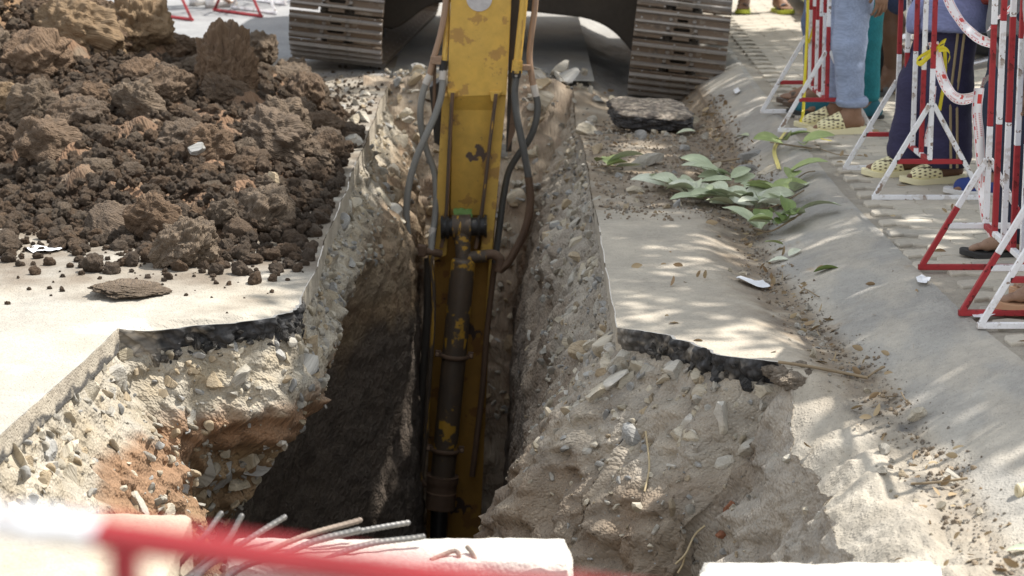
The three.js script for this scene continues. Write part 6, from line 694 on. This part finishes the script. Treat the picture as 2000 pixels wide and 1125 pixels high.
// ---------------------------------------------------------------- motorbike, backpack, cap
{ const F = V(2.27, PAVE, -14.55), Rr = V(2.98, PAVE, -13.75), d = Rr.clone().sub(F), L = d.length(), g = group('motorbike', 'black parked motorbike behind the people and barricades', 'motorbike', [F.x, F.y, F.z]); g.rotation.y = Math.atan2(-d.z, d.x);
  const bk = std({ color: rgb(0.018, 0.018, 0.02), roughness: 0.35 }), ty = std({ color: rgb(0.03, 0.03, 0.03), roughness: 0.9 }), ch = std({ color: rgb(0.6, 0.6, 0.62), roughness: 0.25, metalness: 0.9 });
  for (const x of [0, L]) { const w = part(g, new THREE.TorusGeometry(0.245, 0.04, 12, 40).translate(x, 0.285, 0), ty, 'wheel'); part(w, new THREE.TorusGeometry(0.2, 0.012, 8, 36).translate(x, 0.285, 0), ch, 'rim'); part(w, cylBetween(V(x, 0.285, -0.06), V(x, 0.285, 0.06), 0.05, 0.05, 16), ch, 'hub'); for (let k = 0; k < 6; k++) { const a = k * Math.PI / 3; part(w, cylBetween(V(x, 0.285, 0), V(x + 0.2 * Math.cos(a), 0.285 + 0.2 * Math.sin(a), 0), 0.006, 0.006, 5), ch, 'spoke'); } }
  part(g, net([[[0.05, 0.62, 0], [0.14, 0.95, 0], 0.09, 0.07], [[0.14, 0.7, 0], [0.3, 0.42, 0], 0.1, 0.12], [[0.3, 0.45, 0], [0.75, 0.55, 0], 0.11, 0.12], [[0.75, 0.58, 0], [1.2, 0.72, 0], 0.11, 0.06], [[0.45, 0.33, 0], [0.7, 0.3, 0], 0.1, 0.1]], 0.06, 0.02), bk, 'body'); part(g, net([[[0.42, 0.74, 0], [0.7, 0.73, 0], 0.09, 0.1], [[0.7, 0.73, 0], [1.05, 0.79, 0], 0.1, 0.09]], 0.05, 0.02), blackRub, 'seat'); for (const z of [-0.07, 0.07]) part(g, cylBetween(V(0, 0.285, z), V(0.14, 0.85, z), 0.02, 0.022, 10), ch, 'fork'); part(g, tube([V(0.2, 1.0, -0.34), V(0.15, 1.02, -0.2), V(0.14, 0.97, 0), V(0.15, 1.02, 0.2), V(0.2, 1.0, 0.34)], 0.014, 8), bk, 'handlebar'); part(g, net([[[-0.26, 0.5, 0], [0, 0.56, 0], 0.05, 0.06], [[0, 0.56, 0], [0.2, 0.5, 0], 0.06, 0.05]], 0.03, 0.02), bk, 'mudguard'); part(g, tube([V(0.4, 0.3, 0.1), V(0.6, 0.2, 0.13), V(0.85, 0.25, 0.14), V(1.25, 0.36, 0.15)], 0.035, 10), ch, 'exhaust'); part(g, cylBetween(V(0.52, 0.26, -0.22), V(0.52, 0.26, 0.22), 0.014, 0.014, 8), ch, 'footrest'); const mr = part(g, cylBetween(V(0.16, 1.02, 0.2), V(0.14, 1.24, 0.26), 0.006, 0.006, 6), bk, 'mirror_stem'); }
{ const p = PD(1703, 86, 14.35), m = std({ color: rgb(0.10, 0.105, 0.12), roughness: 0.85, map: denimMap }); const g = group('backpack', 'dark grey backpack hanging beside the motorbike', 'backpack', [p.x, p.y - 0.15, p.z]); part(g, fold(net([[[0.0, -0.06, 0], [-0.04, 0.2, 0], 0.075, 0.085], [[0.05, -0.07, 0], [0.0, 0.18, 0.02], 0.06, 0.07]], 0.04, 0.012), 0.006, 9), m, 'bag'); part(g, rbox(0.10, 0.13, 0.05, 0.02, -0.01, 0.0, 0.085), m, 'pocket'); part(g, tube([V(-0.04, 0.25, -0.06), V(0.04, 0.34, -0.1), V(0.12, 0.2, -0.1), V(0.1, -0.05, -0.05)], 0.012, 8), blackRub, 'strap'); part(g, tube([V(-0.03, 0.26, 0.0), V(0.1, 0.42, -0.02), V(0.22, 0.56, 0.0)], 0.008, 8), blackRub, 'hanging_loop'); }
{ const p = PD(1972, 78, 9.75), m = std({ color: rgb(0.42, 0.42, 0.43), roughness: 0.9, side: THREE.DoubleSide, map: denimMap }); const g = group('cap', 'grey cap hanging at the barricade by the tape', 'cap', [p.x, p.y, p.z]); part(g, fold(gridGeo(24, 12, (i, j, q) => { const a = i / 23 * 6.283, t = j / 11 * 1.5; q.set(0.085 * Math.cos(a) * Math.sin(t) + 0.02, 0.10 * Math.cos(a) * 0 + 0.085 * Math.sin(a) * Math.sin(t), 0.085 * Math.cos(t)); }), 0.004, 12), m, 'crown'); part(g, gridGeo(16, 8, (i, j, q) => { const a = lerp(-1.2, 1.2, i / 15) + Math.PI, r = lerp(0.08, 0.155, j / 7 * Math.cos((i / 15 - 0.5) * 2)); q.set(r * Math.cos(a) * 0.55 + 0.02, r * Math.sin(a) - 0.035, -0.01 + 0.05 * Math.pow(Math.abs(i / 15 - 0.5) * 2, 2) * 0.6 + 0.03); }), m, 'peak'); const z = std({ color: rgb(0.5, 0.5, 0.5) }); part(g, tube([V(0.02, 0.07, 0), V(0.05, 0.12, 0.01), V(0.06, 0.17, 0.02)], 0.004, 6), z, 'strap'); }
// ---------------------------------------------------------------- warning tape and ribbon
const tapeMap = canvasTex(1024, 64, (g, w, h) => { g.fillStyle = '#f6f2f2'; g.fillRect(0, 0, w, h); g.fillStyle = '#c93a42'; g.fillRect(0, 5, w, 1.5); g.fillRect(0, h - 7, w, 1.5); g.fillStyle = '#d8372f'; for (const x of [40, 560]) { g.fillRect(x, 8, 60, 24); } g.strokeStyle = '#d06a6a'; g.lineWidth = 2.4; for (const x0 of [160, 520, 880]) for (const [y0, n, s] of [[18, 12, 7], [42, 16, 5]]) { for (let i = 0; i < n; i++) { const x = x0 + i * (s + 5); g.beginPath(); g.moveTo(x, y0 + s); g.lineTo(x, y0 - s * 0.6); g.quadraticCurveTo(x + s, y0 - s, x + s * 0.6, y0 + s * 0.7); g.stroke(); } } for (let i = 0; i < 14; i++) { g.fillStyle = '#cf4a4e'; g.fillRect(20 + i * 74, h - 14, 22, 8); } });
const tapeM = std({ map: tapeMap, roughness: 0.4, side: THREE.DoubleSide }), yelM = std({ color: rgb(0.74, 0.62, 0.03), roughness: 0.45, side: THREE.DoubleSide });
function ribbon(pts, w, ups, m, name, label, category, group_, rep_ = 3) { const cv = new THREE.CatmullRomCurve3(pts), n = pts.length * 10, uv = new THREE.CatmullRomCurve3(ups); const g = gridGeo(5, n, (i, j, p) => { const t = j / (n - 1), q = cv.getPoint(t), u = uv.getPoint(t).normalize(), s = (i / 4 - 0.5) * w; p.copy(q).addScaledVector(u, s); const tn = cv.getTangent(t), nn = tn.clone().cross(u); p.addScaledVector(nn, 0.1 * w * Math.cos(i * 1.6 + t * 9) + 0.12 * w * fbm(t * 9, i, 3, 2)); }, null, (i, j) => [j / (n - 1) * rep_, i / 4]); return thing(g, m, name, label, category, group_); }
const up = V(0, 1, 0), q3 = (x, y, D) => PD(x, y, D);
ribbon([q3(1838, -40, 10.95), q3(1852, 0, 10.9), q3(1872, 36, 10.7), q3(1895, 62, 10.4), q3(1918, 78, 10.1), q3(1945, 84, 9.8), q3(1962, 79, 9.6)], 0.042, [V(0.6, 0.6, 0), V(0.7, 0.6, 0.1), V(0.6, 0.5, 0.5), V(0.5, 0.6, 0.2), V(0.3, 1, 0.2), V(0, 1, 0), V(0, 1, 0)], tapeM, 'warning_tape', 'red and white warning tape sagging across the violet blue shirt', 'tape', 'warning tape on the barricades', 1.6);
ribbon([q3(1822, 82, 10.86), q3(1830, 112, 10.84), q3(1840, 150, 10.7), q3(1858, 184, 10.4), q3(1884, 194, 10.0), q3(1910, 185, 9.7), q3(1926, 160, 9.45), q3(1930, 148, 9.4)], 0.046, [V(1, 0.1, 0), V(1, 0.2, 0), V(1, 0.3, 0.2), V(0.4, 0.8, 0.2), V(0.1, 1, 0), V(0.2, 1, 0), V(0.6, 0.4, 0), V(0.8, 0.2, 0)], tapeM, 'warning_tape', 'red and white warning tape looped between two barricade posts', 'tape', 'warning tape on the barricades', 2);
ribbon([q3(1912, 172, 9.42), q3(1908, 215, 9.42), q3(1912, 260, 9.42), q3(1916, 310, 9.42), q3(1921, 345, 9.42), q3(1918, 372, 9.42), q3(1918, 400, 9.4), q3(1926, 440, 9.38), q3(1938, 466, 9.36)], 0.04, [V(1, 0, 0), V(1, 0.05, 0), V(1, 0, 0.1), V(1, 0, 0), V(0.9, 0, 0.3), V(0.5, 0, 0.8), V(0.3, 0, 0.9), V(0.4, 0.1, 0.9), V(0.5, 0.2, 0.8)], tapeM, 'warning_tape', 'loose end of warning tape hanging down beside a barricade post', 'tape', 'warning tape on the barricades', 1.1);
ribbon([q3(1974, 15, 9.3), q3(1955, 30, 9.32), q3(1942, 44, 9.38), q3(1934, 54, 9.42)], 0.045, [V(0.3, 1, 0), V(0.5, 0.8, 0), V(0.5, 0.8, 0), V(0.3, 0.5, 0)], tapeM, 'warning_tape', 'short bunched warning tape between two bars at the right', 'tape', 'warning tape on the barricades', 0.6);
ribbon([q3(1824, 168, 10.85), q3(1818, 236, 10.86), q3(1812, 262, 10.88), q3(1808, 286, 10.88)], 0.022, [V(1, 0, 0), V(1, 0.2, 0), V(1, 0, 0.5), V(0.4, 0, 0.6)], tapeM, 'warning_tape', 'thin twisted tape end beside the barricade apex', 'tape', 'warning tape on the barricades', 0.5);
ribbon([q3(1826, 96, 10.82), q3(1810, 104, 10.8), q3(1796, 112, 10.78), q3(1790, 120, 10.78), q3(1797, 124, 10.78), q3(1812, 112, 10.8), q3(1828, 98, 10.82), q3(1838, 84, 10.82), q3(1846, 80, 10.82), q3(1842, 92, 10.82), q3(1832, 97, 10.8), q3(1848, 96, 10.8), q3(1855, 106, 10.8), q3(1852, 120, 10.8)], 0.024, [...Array(14)].map((_, i) => V(0.4 * Math.sin(i), 1, 0.3 * Math.cos(i))), yelM, 'ribbon_bow', 'bright yellow ribbon bow tied to a barricade post', 'ribbon');
ribbon([q3(1845, 96, 10.84), q3(1846, 130, 10.86), q3(1843, 170, 10.88), q3(1839, 190, 10.88), q3(1835, 216, 10.88)], 0.016, [V(1, 0, 0), V(1, 0, 0.1), V(1, 0, 0), V(1, 0.1, 0), V(1, 0, 0)], yelM, 'ribbon', 'yellow ribbon tail hanging below the bow', 'ribbon');
ribbon([q3(1578, -30, 13.3), q3(1577, 40, 13.2), q3(1574, 110, 13.1), q3(1571, 170, 13.0), q3(1568, 225, 12.85), q3(1564, 242, 12.8), q3(1580, 252, 12.75)], 0.016, [...Array(7)].map(() => V(1, 0, 0.1)), yelM, 'ribbon', 'long yellow ribbon hanging down beside the far barricade', 'ribbon');
ribbon([q3(1602, -30, 13.2), q3(1598, 20, 13.2), q3(1588, 55, 13.2), q3(1579, 85, 13.2)], 0.014, [...Array(4)].map(() => V(1, 0.3, 0.1)), yelM, 'ribbon', 'short slanting yellow ribbon at the far barricade top', 'ribbon');
ribbon([R_(1535, 258, 0.01), R_(1528, 265, 0.02), R_(1518, 278, 0.02), R_(1512, 296, 0.02), R_(1518, 318, 0.015), R_(1522, 330, 0.015)], 0.02, [...Array(6)].map((_, i) => V(1, 0.4 * Math.sin(i * 2), 0)), std({ color: rgb(0.72, 0.62, 0.2), roughness: 0.5, side: THREE.DoubleSide }), 'ribbon', 'faded yellow ribbon trailing down the kerb into the gutter', 'ribbon');
ribbon([R_(1580, 252, 0.01), R_(1592, 262, 0.02), R_(1602, 270, 0.012), R_(1625, 275, 0.01)], 0.02, [...Array(4)].map((_, i) => V(0.3, 0.3 * Math.sin(i * 2), 1)), yelM, 'ribbon', 'yellow ribbon end on the pavement by the cream slippers', 'ribbon');

renderer.render(scene, camera);
